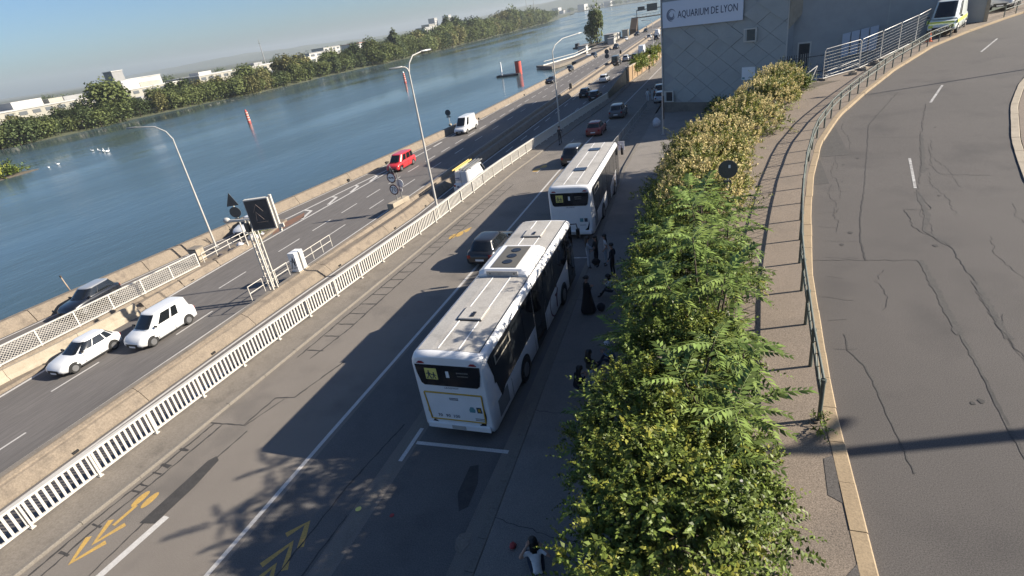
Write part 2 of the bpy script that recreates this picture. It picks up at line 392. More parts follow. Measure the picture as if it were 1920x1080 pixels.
def part(mb,name,m,parent): return mb.build(name,m,parent)
def line(parent,name,pts,w,zf,m='line_white',dz=.005):
    P=[]
    for a,b in zip(pts[:-1],pts[1:]):
        n=max(1,int(math.hypot(b[0]-a[0],b[1]-a[1])/4))
        P+=[(a[0]+(b[0]-a[0])*k/n,a[1]+(b[1]-a[1])*k/n) for k in range(n)]
    P.append(pts[-1])
    return MB().ribbon(P,w,zf,0,dz).build(name,m,parent)

# --- highway markings
L2=interp([(10,-35.9),(60,-36.6),(700,-36.6)]); L3=interp([(10,-33.2),(60,-33.8),(700,-33.8)])
for y in (15.8,28.9): line(hw,'lane_dash',[(L2(y),y),(L2(y+3),y+3)],.13,ZH)
y=36.
while y<330: line(hw,'lane_dash',[(L2(y),y),(L2(y+3),y+3)],.14,ZH); y+=5.
for y in (9.5,22.3): line(hw,'lane_dash',[(L3(y),y),(L3(y+3.2),y+3.2)],.13,ZH)
y=32.
while y<300: line(hw,'lane_dash',[(L3(y),y),(L3(y+3),y+3)],.13,ZH); y+=7.5
y=75.
while y<190: line(hw,'wide_dash',[(-39.75,y),(-39.75,y+3.)],.32,ZH); y+=6.6
line(hw,'edge_line',[(-38.9,5),(-39.1,14.8),(-39.5,22),(-40.0,38),(-39.95,47),(-39.9,58.7),(-39.7,74)],.22,ZH)
line(hw,'gore_line',[(-42.7,43.5),(-42.4,45),(-41.5,55),(-40.6,63),(-40.1,70)],.24,ZH)
for a,b,c in (((-42.2,47.4),(-41.0,47.0),(-40.25,44.4)),((-41.8,51.9),(-40.9,51.6),(-40.2,49.)),((-41.4,56.2),(-40.7,55.8),(-40.1,53.3)),((-41.,60.2),(-40.5,59.9),(-40.1,57.6))):
    MB().ribbon([a,b,c],.34,ZH,0,.006).build('gore_chevron','line_white',hw)
MB().add([(-41.9,42.5,HZ+.006),(-40.4,40.,HZ+.006),(-40.4,45.,HZ+.006),(-41.5,46.5,HZ+.006)],[(0,1,2,3)]).build('gore_rust_patch','rust',hw) if 'rust' in M else None
line(hw,'edge_line',[(PX(y)+1.35,y) for y in yrange(10,330,8)],.16,ZH)
line(hw,'edge_line',[(-31.,y) for y in yrange(5,330,20)],.15,ZH)
MRF=interp([(-10,-28.4),(18,-28.3),(28,-28.0),(34,-27.6),(44,-27.0),(60,-27.4),(100,-27.2),(150,-26.4),(300,-25.5)])
line(hw,'edge_line',[(MRF(y)+.28,y) for y in yrange(5,330,8)],.16,ZH)
for x0,per,ph in ((-25.9,13.,42.2),(-22.6,13.,36.)):
    y=ph-39
    while y<300: line(hw,'lane_dash',[(x0,y),(x0,y+3)],.13,ZH); y+=per/2 if y>60 else per
# --- local road markings
line(lr,'edge_line',[(-12.74,3),(-12.74,12),(-12.65,24),(-12.7,45),(-12.75,70),(-12.7,110),(-12.7,150)],.15,ZL)
line(lr,'lane_dash',[(-16.12,3.6),(-15.8,7.8)],.24,ZL)
for y in (45,58,71,84): line(lr,'lane_dash',[(-14.6,y),(-14.6,y+1.5)],.1,ZL,'line_worn')
line(lr,'bay_line',[(-9.3,12.2),(-6.05,12.3)],.15,ZL,'line_white',.008); line(lr,'bay_line',[(-9.44,11.3),(-9.44,12.9)],.14,ZL,'line_white',.009)
line(lr,'bay_line',[(-9.2,27.2),(-6.5,27.35)],.14,ZL,'line_worn')
def chev(parent,tip,a,b,w=.19,m='line_yellow'): MB().ribbon([a,tip,b],w,ZL,0,.006).build('bicycle_chevron',m,parent)
chev(lr,(-17.34,5.82),(-17.73,6.64),(-16.94,6.61)); chev(lr,(-17.30,6.50),(-17.62,7.30),(-16.95,7.27))
MB().ribbon([(-17.32,7.15),(-17.3,7.95)],.13,ZL,0,.006).build('bicycle_stem','line_yellow',lr)
def disc(parent,name,c,r,m,zf,n=14):
    MB().add([(c[0]+r[0]*math.cos(2*PI*k/n),c[1]+r[1]*math.sin(2*PI*k/n),zf(0,c[1])+.0065) for k in range(n)],[tuple(range(n))]).build(name,m,parent)
disc(lr,'bicycle_wheel',(-17.42,8.2),(.14,.34),'line_yellow',ZL); disc(lr,'bicycle_wheel',(-17.02,8.22),(.14,.34),'line_yellow',ZL)
chev(lr,(-11.0,8.53),(-11.36,8.02),(-10.65,7.75)); chev(lr,(-11.01,7.82),(-11.39,7.02),(-10.62,7.03)); chev(lr,(-11.0,7.1),(-11.3,6.35),(-10.65,6.35))
for c,r in (((-16.2,30.7),(.2,.45)),((-15.85,31.1),(.2,.45)),((-15.6,31.8),(.15,.4))): disc(lr,'bicycle_mark',c,r,'line_yellow',ZL)
line(lr,'bicycle_mark',[(-16.2,31.),(-15.5,32.3)],.14,ZL,'line_yellow')
for c in ((-14.9,46.),(-14.6,47.2)): disc(lr,'bicycle_mark',c,(.3,.8),'line_yellow',ZL)
# gutter between road and bus bays, darker bay surface and repairs
line(lr,'gutter_strip',[(-9.5,3),(-9.58,30),(-9.6,44)],.26,ZL,'kerb_low',.006)
MB().ribbon([(-7.7,3),(-7.75,13),(-8.1,30),(-8.3,45)],3.0,ZL,0,.003).build('bay_surface','asphalt_dark',lr)
MB().ribbon([(-11.2,3),(-11.2,30)],2.6,ZL,0,.003).build('lane_repair','asphalt_dark',lr)
def seam(parent,pts,w,zf,dz=.007,name='tar_seam',m='tar'):
    P=[]
    for a,b in zip(pts[:-1],pts[1:]):
        n=max(1,int(math.hypot(b[0]-a[0],b[1]-a[1])/.18)); jt=.05 if w<.03 else .018
        P+=[(a[0]+(b[0]-a[0])*k/n+random.uniform(-jt,jt),a[1]+(b[1]-a[1])*k/n+random.uniform(-jt,jt)) for k in range(n)]
    P.append(pts[-1]); return MB().ribbon(P,[w*random.uniform(.6,1.4) for _ in P],zf,0,dz).build(name,m,parent)
LA=[(-18.25,4),(-18.22,7.1),(-18.05,9.2),(-17.9,11.8)]; LBb=[(-17.8,4),(-17.83,7.1),(-17.62,9.2),(-17.5,11.8)]
seam(lr,LA,.065,ZL); seam(lr,LBb,.065,ZL)
for y,w in ((6.0,.1),(7.04,.06),(8.44,.05),(8.72,.05),(9.26,.08),(9.61,.14),(10.42,.1)): seam(lr,[(-18.12,y),(-17.68,y-.02)],w,ZL,.008)
seam(lr,[(-18.1,11.85),(-16.56,11.95),(-16.44,13.61),(-15.61,13.78),(-15.42,14.69),(-15.0,16.4)],.06,ZL); seam(lr,[(-16.5,11.9),(-16.0,13.6)],.05,ZL); seam(lr,[(-16.26,4),(-16.36,7.39),(-16.15,11.7)],.05,ZL)
ya=[16.6,19.8,24.6,29.7,35.2,41]; 
seam(lr,[(-17.55,16.4),(-17.45,19.8),(-17.25,24.6),(-17.05,29.7),(-16.85,35.2),(-16.5,42)],.07,ZL); seam(lr,[(-16.83,16.4),(-16.5,18.84),(-16.43,24),(-16.2,29),(-15.96,34),(-15.7,42)],.07,ZL)
y=17.
while y<41: seam(lr,[(-17.45+(y-17)*.03,y),(-16.6+(y-17)*.03,y+.05)],.07,ZL,.008); y+=random.uniform(.8,1.3)
seam(lr,[(-10.9,3),(-10.6,10),(-10.2,13)],.05,ZL,.008); seam(lr,[(-10.2,3),(-9.95,9)],.04,ZL,.008)
MB().prism([(-16.5,7.4),(-15.95,7.5),(-15.92,9.),(-16.05,10.2),(-16.3,10.35),(-16.45,10.1)],.004,.0085,0).build('tar_patch','tar',lr)
MB().prism([(-7.05,11.5),(-6.8,11.6),(-6.55,10.9),(-6.5,10.),(-6.7,9.8),(-7.0,10.4)],.004,.0085,0).build('oil_stain','tar',lr)
MB().prism([(-6.35,9.1),(-6.05,9.2),(-5.98,8.8),(-6.1,8.5),(-6.3,8.6),(-6.4,8.9)],.004,.009,0).build('mortar_patch','concrete_grey',lr)
seam(ls,[(-5.9,14.3),(-3,14.2),(-1.5,14.2)],.02,lambda x,y:.12,.004,'pavement_joint'); seam(ls,[(-5.7,9.7),(-3,9.3),(-1.5,9.2)],.02,lambda x,y:.12,.004,'pavement_joint'); seam(ls,[(-6.3,22.3),(-1.5,22.0)],.02,lambda x,y:.12,.004,'pavement_joint')
for y in (7.,12,17,27,33): seam(ls,[(-1.0,y),(KB(y)-2.1,y)],.01,ZU,.0,'pavement_joint') if False else None
# --- upper road markings and seams
line(ur,'lane_dash',[(8.1,29.1),(7.75,27.2),(7.35,25.1)],.10,ZU,'line_worn'); line(ur,'lane_dash',[(11.3,38.6),(12.9,42.5)],.12,ZU,'line_worn'); line(ur,'lane_dash',[(17.6,51.5),(20,56)],.12,ZU,'line_worn')
T2='tar_soft'
seam(ur,[(5.8,18.2),(5.52,13.94),(5.42,12.13),(5.25,10.27),(5.2,4)],.07,ZU,m=T2); seam(ur,[(5.8,18.2),(5.62,15.4),(5.5,13.9)],.17,ZU,.0075,m=T2); seam(ur,[(5.42,12.2),(5.3,10.6)],.05,ZU,.008)
seam(ur,[(5.55,24.84),(4.9,22),(4.5,19.69),(4.37,18.19)],.045,ZU); seam(ur,[(2.9,18.19),(5.8,18.2)],.02,ZU)
seam(ur,[(10.4,41.7),(7.6,35.0),(6.6,30),(5.88,26.44),(5.55,24.84)],.035,ZU)
seam(ur,[(11.,38.3),(9.38,32.6),(8.2,27.8),(7.3,24.62),(7.23,22.58),(6.43,22.65),(6.28,20.89),(6.83,19.34),(6.69,16.84),(6.45,14.68),(6.40,13.55),(6.3,9)],.022,ZU,.009); seam(ur,[(7.3,24.6),(6.95,22.),(6.5,20.6),(6.83,19.34)],.16,ZU,.0065,m=T2); seam(ur,[(6.69,16.84),(6.52,15),(6.42,13.8)],.16,ZU,.0065,m=T2); seam(ur,[(9.4,32.6),(8.7,29.5),(8.1,27.)],.14,ZU,.0065,m=T2)
seam(ur,[(7.17,32.64),(9.21,32.24)],.02,ZU); seam(ur,[(9.57,31.7),(8.61,28.05),(8.6,26.69),(10.13,26.28)],.02,ZU); seam(ur,[(3.07,13.72),(3.02,12.98),(3.27,12.34),(3.4,9)],.03,ZU,m=T2)
for k in range(16):
    y=13+k*1.35; x=KB(y)+random.uniform(.1,.5); seam(ur,[(x,y),(x+random.uniform(.3,1.1),y+random.uniform(-.2,.2))],.011,ZU)
for x,y,L in ((4.1,22.,4),(4.6,24,5),(3.9,20.5,2.5),(7.8,22,5),(5.1,28,6),(6.6,20,3),(6.2,11,4),(8.8,25,6),(4.2,15,2.5),(7.6,15,5),(9.2,19,4),(6.1,31,5)): seam(ur,[(x,y),(x+.25,y+L*.4),(x+.15,y+L*.7),(x+.5,y+L)],.011,ZU)
for (x,y,w,L) in ((4.6,30,1.3,5.),(8.2,13,1.1,4),(3.6,26.,.9,3.5)): MB().prism([(x,y),(x+w,y+.1),(x+w*1.1,y+L),(x+.1,y+L*.96)],lambda a,b:zu(b)+.002,lambda a,b:zu(b)+.0055).build('asphalt_repair','tar_soft',ur)
MB().tube([(7.0,9.5,4.0),(7.0,9.5,4.012)],.33,20).build('manhole_cover','kerb_low',ur)
seam(us,[(1.0,13.5),(1.05,15.5),(.95,17)],.014,ZU,.134,'footway_crack'); seam(us,[(1.2,5),(1.1,8)],.015,ZU,.134,'footway_crack')
MB().prism([(1.95,9.0),(2.25,9.2),(2.18,7.9),(1.9,8.1)],lambda x,y:4.132,lambda x,y:4.137,0).build('footway_patch','asphalt_up',us)
MB().prism([(1.75,6.3),(2.2,6.9),(2.18,5.),(1.7,5.)],lambda x,y:4.132,lambda x,y:4.137,0).build('footway_patch','asphalt_up',us)

# --- retaining walls
rw=thing('retaining_wall','tall concrete retaining wall behind the hedge','wall')
ys=yrange(-14,42,4)+yrange(43,66,1.)
for a,b in zip(ys[:-1],ys[1:]):
    mb=MB(); mb.loft([[(LB(y),y,-1.4),(LB(y)+.25,y,-1.4),(LB(y)+.25,y,zu(y)+.12),(LB(y),y,zu(y)+.12)] for y in (a,b-.02)],0,False); mb.build('wall_panel','concrete_grey',rw)
hwl=thing('highway_wall','concrete retaining wall under the white railing','wall')
ys=yrange(-14,150,6)
for a,b in zip(ys[:-1],ys[1:]):
    mb=MB(); mb.loft([[(RX(y)-.42,y,-4),(RX(y)-.13,y,-4),(RX(y)-.13,y,zl(y)+.02),(RX(y)-.42,y,zl(y)+.02)] for y in (a,b-.02)],0,False); mb.build('wall_panel','concrete',hwl)
# fill between the upper footway edge and the wall top is the planting bed
struct(slab('planting_bed',yrange(-14,46,2),lambda y:LB(y)+.25,lambda y:LB(y)+1.3+max(0,min(1,(y-28)/10))*1.2,ZU,.14,'soil'))

# river parapet in cast lengths
pw=thing('river_parapet','brown concrete parapet wall along the river','wall')
ys=[-60,-20]+arc_ys(PX,5,120,9)+yrange(132,700,30)
for a,b in zip(ys[:-1],ys[1:]):
    mb=MB(); n=max(1,int((b-a)/6)); R=[]
    for k in range(n+1):
        y=a+(b-.05-a)*k/n; x=PX(y); R.append([(x-.1,y,-9),(x+1.05,y,-3.5),(x+1.0,y,HZ+.12),(x+.62,y,-2.44),(x+.55,y,-2.38),(x,y,-2.40),(x-.06,y,-2.46)])
    mb.loft(R,0,False); mb.build('wall_block','concrete',pw)
# median barriers
MTL=interp([(-10,-29.6),(17,-29.5),(22,-29.35),(27,-29.6),(36,-29.35),(44,-29.2),(60,-29.5),(100,-29.5),(150,-29.2),(300,-28.4)])
mdn=thing('median_barrier','long concrete median barrier between the two carriageways','barrier')
ys=[-10]+yrange(0,120,8)+yrange(132,330,18)
for a,b in zip(ys[:-1],ys[1:]):
    mb=MB(); R=[]; n=max(1,int((b-a)/4))
    for k in range(n+1):
        y=a+(b-.03-a)*k/n; t=MTL(y); r=MRF(y); w=min(max(0,(y-34)/8),1)
        R.append([(t-.6,y,HZ-.05),(r,y,HZ-.05),(r,y,HZ+.08),(r-.42,y,-2.72+.1*w),(r-.55,y,-2.68+.1*w),(t+.62,y,-2.6-.25*w),(t+.45,y,-2.52),(t+.05,y,-2.5),(t-.35,y,HZ+.25)])
    mb.loft(R,0,False); mb.build('barrier_block',['concrete'],mdn)
line(mdn,'walkway_top',[(MTL(y)+.24,y) for y in yrange(4,34,3)],.36,lambda x,y:-2.51,'concrete_grey',.018)
# gore island with its barrier
GI=interp([(-5,-39.3),(14,-39.3),(22,-39.75),(38,-40.4),(43,-41.4),(45,-42.2)])
def GL(y): return interp([(-5,-43.6),(17,-42.9),(32,-42.6),(45,-42.7)])(y)
struct(slab('gore_island',yrange(-5,44,3),GL,GI,ZH,.2,'concrete'))
nb=thing('concrete_crash_barrier','pale concrete crash barrier below the lattice fence','barrier')
BXp=interp([(-5,-41.0),(16,-40.4),(18.8,-39.9),(21.7,-39.7),(24.6,-39.6)])
ys=yrange(-5,24.6,4)
for a,b in zip(ys[:-1],ys[1:]):
    mb=MB(); mb.loft([[(BXp(y)-.3,y,HZ),(BXp(y)+.3,y,HZ),(BXp(y)+.26,y,HZ+.3),(BXp(y)+.13,y,HZ+.45),(BXp(y)+.1,y,HZ+.92),(BXp(y)-.1,y,HZ+.92),(BXp(y)-.13,y,HZ+.45),(BXp(y)-.26,y,HZ+.3)] for y in (a,(a+b)/2,b-.02)],0,False); mb.build('barrier_block','concrete_pale',nb)
gw=thing('gore_wall','low concrete wall along the island past the crash barrier','wall')
for a,b in ((25.4,29.),(29.1,33.),(33.1,37.5)):
    mb=MB(); mb.loft([[(GI(y)-.55,y,HZ),(GI(y)+.1,y,HZ),(GI(y)-.2,y,HZ+.5),(GI(y)-.5,y,HZ+.52)] for y in (a,b)],0,False); mb.build('wall_block','concrete',gw)

# --- far bank
fb=MB(); R=[]
bank=interp([(-900,-330),(0,-315),(160,-297),(240,-288),(330,-276),(470,-272),(640,-275),(900,-300),(1200,-325),(2000,-460),(3000,-735)])
for y in yrange(-900,1900,25):
    x=bank(y)+4*math.sin(y*.045)+2*math.sin(y*.13)
    R.append([(x+3,y,-8.7),(x,y,-7.9),(x-6,y,-6.6),(x-30,y,-6.2),(x-2500,y,-6.0)])
fb.loft(R,0,False,False,False); struct(fb.build('far_bank','land'))
fs2=MB(); fs2.add([(-2600,1900,-6.5),(-430,1890,-6.5),(-560,2500,-6.5),(-300,2600,-6.5),(900,2700,-6.5),(900,9000,-6.5),(-4000,9000,-6.5)],[tuple(range(7))[::-1]]); struct(fs2.build('far_shore','land'))
def ridge(name,x0,x1,y,hf,depth,n=60):
    mb=MB(); R=[]
    for k in range(n+1):
        x=x0+(x1-x0)*k/n; h=hf(k/n)+6*math.sin(k*1.7)+4*math.sin(k*.63+1)
        R.append([(x,y,-8),(x,y+depth*.4,h*.7),(x,y+depth,h),(x,y+depth*2,h*.6)])
    mb.loft(R,0,True,False,False); return struct(mb.build(name,'hill'))
ridge('hills',-5200,300,3800,lambda t:28+95*max(0,t-.25)**1.1+25*math.sin(t*9),700)

for k,y in enumerate((12.,20.5,33.,41.,47.,56.,70.,84.)):
    MB().box((MRF(y)-.02,y,HZ+.10),(.07,.3,.12)).build('drain_outlet','black',mdn)
for k,y in enumerate((12.,18.,30.,38.)): MB().box((GI(y)+.02,y,HZ+.10),(.07,.3,.1)).build('drain_outlet','black',gw)
for y in (58.,66.,95.,120.): MB().box((PX(y)+1.0,y,HZ+.2),(.2,.35,.3)).build('drain_outlet','black',pw)

for k in range(14):
    y=random.uniform(6,34); x=KB(y)+random.uniform(.6,5.); r=random.uniform(.03,.10); n=9
    MB().add([(x+r*random.uniform(.6,1.2)*math.cos(2*PI*i/n),y+r*random.uniform(.8,1.6)*math.sin(2*PI*i/n),zu(y)+.0085) for i in range(n)],[tuple(range(n))]).build('oil_drip','tar',ur)

# ================================================================== RAILINGS, FENCES, LAMPS, SIGNS
# --- white balustrade between local road and highway
rail=thing('white_railing','long white metal railing with upright bars between road and motorway','railing')
def run_rail(parent,name,xf,zf,h,y0,y1,sec,m,step=3.):
    P=[(xf(y),y,zf(0,y)+h) for y in yrange(y0,y1,step)]
    mb=MB(); R=[[(p[0]-sec[0]/2,p[1],p[2]-sec[1]/2),(p[0]+sec[0]/2,p[1],p[2]-sec[1]/2),(p[0]+sec[0]/2,p[1],p[2]+sec[1]/2),(p[0]-sec[0]/2,p[1],p[2]+sec[1]/2)] for p in P]
    mb.loft(R,0,False); return mb.build(name,m,parent)
Y0,Y1=2.,91.
RC=lambda y:RX(y)+.02
run_rail(rail,'top_rail',RC,ZL,1.08,Y0,Y1,(.17,.07),'white_metal')
run_rail(rail,'bottom_rail',RC,ZL,.22,Y0,Y1,(.09,.06),'white_metal')
pk=MB().box((0,0,.635),(.04,.08,.785)).mesh('picket','white_metal'); pst=MB().box((0,0,.55),(.06,.07,1.0)).box((0,0,.12),(.15,.14,.04)).mesh('post','white_metal')
y=Y0; rest=MB(); n=0
while y<Y1:
    z=zl(y); a=-math.atan((RX(y+.5)-RX(y-.5)))
    if n<296: link('picket',pk,rail,(RC(y),y,z),a)
    else: rest.box((RC(y),y,z+.635),(.04,.08,.785))
    y+=.20; n+=1
if rest.v: rest.build('far_pickets','white_metal',rail)['kind']='stuff'
for y in yrange(Y0,Y1,2.2): link('post',pst,rail,(RC(y)+.06,y,zl(y)))
# solid barrier and ivy wall farther on
gb=thing('green_noise_barrier','dark green panel barrier after the end of the white railing','barrier')
ys=yrange(91.3,112,2.6)
for a,b in zip(ys[:-1],ys[1:]):
    h=lambda y:1.1+1.7*(y-91.3)/20.7
    MB().loft([[(RX(y)-.06,y,zl(y)),(RX(y)+.06,y,zl(y)),(RX(y)+.06,y,zl(y)+h(y)),(RX(y)-.06,y,zl(y)+h(y))] for y in (a,b-.04)],0,False).build('panel',mat('green_panel',(.055,.085,.065),.5,col2=(.04,.05,.045),scale=1),gb)
bw=thing('ochre_wall','ochre sunlit wall with a pale coping and trailing ivy','wall')
M['ochre']=mat('ochre_wall',(.30,.20,.11),.9,col2=(.20,.13,.07),scale=.6,amt=.9,space='World')
ys=yrange(112.2,176,6.4)
for a,b in zip(ys[:-1],ys[1:]):
    MB().loft([[(RX(y)-.1,y,zl(y)-.3),(RX(y)+.1,y,zl(y)-.3),(RX(y)+.1,y,zl(y)+2.7),(RX(y)-.1,y,zl(y)+2.7)] for y in (a,b-.03)],0,False).build('wall_panel','ochre',bw)
    MB().box((RX(a)+.06,a,zl(a)+1.4),(.34,.3,3.)).build('pier','concrete_pale',bw)
run_rail(bw,'coping',lambda y:RX(y),ZL,2.8,112.2,176,(.36,.16),'concrete_pale')

# --- lattice fence on the gore island
lat=thing('lattice_fence','white diagonal lattice fence between the exit ramp and the motorway','fence')
LXf=interp([(-6,-43.6),(8,-43.0),(17,-42.45),(23,-41.95),(32,-41.2)])
ZG=lambda x,y:HZ+.2
run_rail(lat,'top_rail',LXf,ZG,1.38,2,32,(.12,.07),'white_metal'); run_rail(lat,'bottom_rail',LXf,ZG,.28,2,32,(.12,.08),'white_metal')
for y in yrange(2,32,2.5): MB().box((LXf(y),y,HZ+.2+.7),(.10,.10,1.4)).build('post','white_metal',lat)
ys=yrange(2,32,2.5)
for a,b in zip(ys[:-1],ys[1:]):
    mb=MB(); y=a-1.
    while y<b:
        for s in (1,-1):
            p0=[y,.32] if s>0 else [y,1.34]; p1=[y+1.02,1.34] if s>0 else [y+1.02,.32]
            # clip to the panel
            def cl(p,q):
                p=list(p);q=list(q)
                for P_,Q_ in ((p,q),(q,p)):
                    if P_[0]<a: t=(a-P_[0])/(Q_[0]-P_[0]); P_[1]+= t*(Q_[1]-P_[1]); P_[0]=a
                    if P_[0]>b: t=(b-P_[0])/(Q_[0]-P_[0]); P_[1]+= t*(Q_[1]-P_[1]); P_[0]=b
                return p,q
            if p1[0]<=a or p0[0]>=b: continue
            p0,p1=cl(p0,p1)
            mb.tube([(LXf(p0[0])+.012*s,p0[0],HZ+.2+p0[1]),(LXf(p1[0])+.012*s,p1[0],HZ+.2+p1[1])],.016,4)
        y+=.2
    mb.build('lattice_panel','white_metal',lat)
kb=MB(); kb.loft([[(LXf(y)-.25,y,HZ),(LXf(y)+.3,y,HZ),(LXf(y)+.2,y,HZ+.4),(LXf(y)-.2,y,HZ+.4)] for y in yrange(0,33,3)],0,False); kb.build('kerb_base','concrete',lat)

# --- curved guard fence of the upper footway
gf=thing('guard_fence','green grey metal guard fence with crossed braces along the curved kerb','fence')
FX=lambda y:KB(y)-.36
fy=[10.12]
while fy[-1]<58: fy.append(fy[-1]+1.9/math.hypot(1,(FX(fy[-1]+.5)-FX(fy[-1]))/.5))
def P(y,h): return Vector((FX(y),y,zu(y)+.13+h))
postm=MB().tube([(0,0,-.05),(0,0,.96)],.042,8).tube([(0,0,.93),(0,0,1.0)],[.055,.05],8).mesh('post','fence_green')
for y in fy: link('post',postm,gf,P(y,0))
for a,b in zip(fy[:-1],fy[1:]):
    MB().tube([P(a,1.0),P(b,1.0)],.030,6).build('top_rail','fence_green',gf); MB().tube([P(a,.62),P(b,.62)],.034,6).build('middle_rail','fence_green',gf)
    m_=(a+b)/2
    MB().tube([P(a,.64),P((a+m_)/2,.98),P(m_,.64)],.010,4).tube([P(a,.98),P((a+m_)/2,.64),P(m_,.98)],.010,4).tube([P(m_,.64),P((b+m_)/2,.98),P(b,.64)],.010,4).tube([P(m_,.98),P((b+m_)/2,.64),P(b,.98)],.010,4).build('cross_brace','fence_green',gf)
gf2=thing('far_guard_fence','dark guard fence along the kerb beyond the parked van','fence')
fy2=[65.]
while fy2[-1]<86: fy2.append(fy2[-1]+1.9/math.hypot(1,(FX(fy2[-1]+.5)-FX(fy2[-1]))/.5))
for y in fy2: link('post',postm,gf2,P(y,0))
for a,b in zip(fy2[:-1],fy2[1:]):
    MB().tube([P(a,1.0),P(b,1.0)],.03,5).build('top_rail','fence_green',gf2); MB().tube([P(a,.62),P(b,.62)],.034,5).build('middle_rail','fence_green',gf2)
for (x,y,h,lab) in ((.3,12.1,1.35,'thin pale upright pipe beside the hedge at the middle of the footway'),(.42,6.6,1.6,'thin pale upright pipe in the hedge at the bottom of the picture')):
    o=thing('marker_pipe',lab,'pipe',(x,y,4.1)); MB().tube([(0,0,0),(0,0,h)],.028,6).build('shaft','pale_pole',o); MB().box((0,0,.02),(.14,.14,.03)).build('base_plate','grey_metal',o)

M['site_steel']=mat('site_steel',(.24,.24,.235),.5,metal=.4,col2=(.17,.17,.165),scale=4)
# --- temporary site fence panels in front of the aquarium terrace
tf=[(6.9,46.6),(9.55,49.0),(11.4,51.7),(13.2,54.6),(15.0,57.5),(16.6,60.4)]
desc=['nearest the hedge','second from the hedge','third from the hedge','fourth from the hedge','nearest the parked van']
for k,(a,b) in enumerate(zip(tf[:-1],tf[1:])):
    L=math.hypot(b[0]-a[0],b[1]-a[1])-.06; rz=math.atan2(b[1]-a[1],b[0]-a[0]); z0=zu(a[1])+.15; dz=zu(b[1])-zu(a[1])
    o=thing('site_fence_panel','tall galvanised site fence panel, '+desc[k],'fence',(a[0],a[1],z0),rz,'temporary fence panels by the terrace')
    sh=lambda x:dz*x/L
    fr=MB(); r=.03
    fr.tube([(0,0,.1),(0,0,1.9),(.12,0,2.02+sh(.12)),(L-.12,0,2.02+sh(L)),(L,0,1.9+sh(L)),(L,0,.1+sh(L)),(0,0,.1)],r,6); fr.build('frame','grey_metal' if k else 'pale_pole',o)
    for i in range(8): MB().tube([(0,0,.3+i*.21),(L,0,.3+i*.21+sh(L))],.009,4).build('bar','site_steel',o)
    w=MB(); x=.12
    while x<L-.05: w.tube([(x,0,.12+sh(x)),(x,0,2.+sh(x))],.004,3); x+=.3
    w.build('mesh_wires','site_steel',o)
    MB().box((0,0,.03),(.24,.62,.12)).build('foot_block','concrete_grey',o)
sb=thing('leaning_barrier','white leaning barrier gate between hedge and site fence','barrier',(5.9,45.5,zu(45)+.13),.5)
MB().tube([(0,0,0),(.75,.3,1.15)],.04,6).tube([(.75,.3,1.15),(-1.2,-.2,.35)],.035,6).tube([(0,0,.0),(-.5,.1,.6)],.03,6).build('frame','white_metal',sb); MB().box((0,0,.03),(.4,.3,.06)).build('foot','concrete_grey',sb)
# rubble, cone and pipes on the worksite
for k,(x,y,s,c,lab) in enumerate(((8.9,47.5,.35,'concrete_pale','small pale rubble lump inside the first site fence panel'),(9.9,48.7,.3,'concrete_pale','second small rubble lump at the foot of the site fence'),(10.8,50.2,.4,'concrete_grey','grey rubble lump between guard fence and site fence'))):
    v=[(s*math.cos(a)*random.uniform(.6,1),s*math.sin(a)*random.uniform(.6,1)) for a in [i*PI/4 for i in range(8)]]
    o=MB().prism(v,0,s*.5).prism([(p[0]*.55,p[1]*.55) for p in v],s*.5,s*.75).build('rubble',c,None,(x,y,zu(y)+.13)); tag(o,lab,'rubble')
cn=thing('traffic_cone','orange traffic cone on the worksite behind the fence','cone',(15.9,57.2,zu(57)+.13))
M['cone']=mat('cone_orange',(.65,.13,.04),.5); MB().tube([(0,0,.03),(0,0,.75)],[.17,.03],10).build('cone_body','cone',cn); MB().box((0,0,.02),(.42,.42,.04)).build('base','cone',cn); MB().tube([(0,0,.35),(0,0,.48)],[.112,.085],10).build('band','sign_white',cn)

# --- street lamps
def lamp(name,label,loc,h,arm,lean,m='pale_pole',r=.095,zb=0.,second=None):
    o=thing(name,label,'street lamp',loc,group='motorway street lamps')
    MB().tube([(0,0,zb),(0,0,h*.5),(0,0,h)],[r,r*.8,r*.55],10).build('pole',m,o); MB().box((0,0,zb+.05),(.34,.34,.12)).build('base_plate','grey_metal',o)
    for A,hl in ((arm,True),)+(((second,True),) if second else ()):
        dx,dy,dz=A; pts=[(0,0,h-.1),(dx*.12,dy*.12,h+dz*.45),(dx*.4,dy*.4,h+dz*.85),(dx,dy,h+dz)]
        a=MB().tube(pts,[r*.55,r*.5,r*.45,r*.4],8).build('arm',m,o)
        d=Vector((dx,dy,0)).normalized(); e=Vector((dx,dy,h+dz))
        rz=math.atan2(d.y,d.x)
        MB().loft([[(e.x+d.x*s-d.y*w,e.y+d.y*s+d.x*w,e.z+t) for (w,t) in ((-ww,-.05),(ww,-.05),(ww*.8,.06),(-ww*.8,.06))] for s,ww in ((-.1,.05),(.1,.13),(.55,.14),(.75,.06))],0,True).build('lamp_head','grey_metal',a)
    return o
lamp('street_lamp','tall pale street lamp with arm over the river beside the exit ramp',(-44.0,36.6,-3.1),10.2,(-2.6,-.9,1.3),0)
lamp('street_lamp','tall double-armed street lamp standing at the white railing by the ladder van',(-18.75,34.1,0.1),10.0,(.55,1.3,1.0),0,second=(-.35,-.3,.3))
lamp('street_lamp','street lamp at the railing near the scooter rider, arm reaching right',(-17.35,64.5,-.6),8.9,(2.0,4.6,1.2),0)
lamp('street_lamp','far street lamp above the ochre wall beside the gantry',(-15.2,150,-3.2),9.5,(-1.8,0,.8),0)
lamp('street_lamp','tall lamp by the upper road beyond the right edge, its shadow crossing the asphalt',(24.2,46.8,zu(46.8)),8.,(-1.8,0,.5),0)
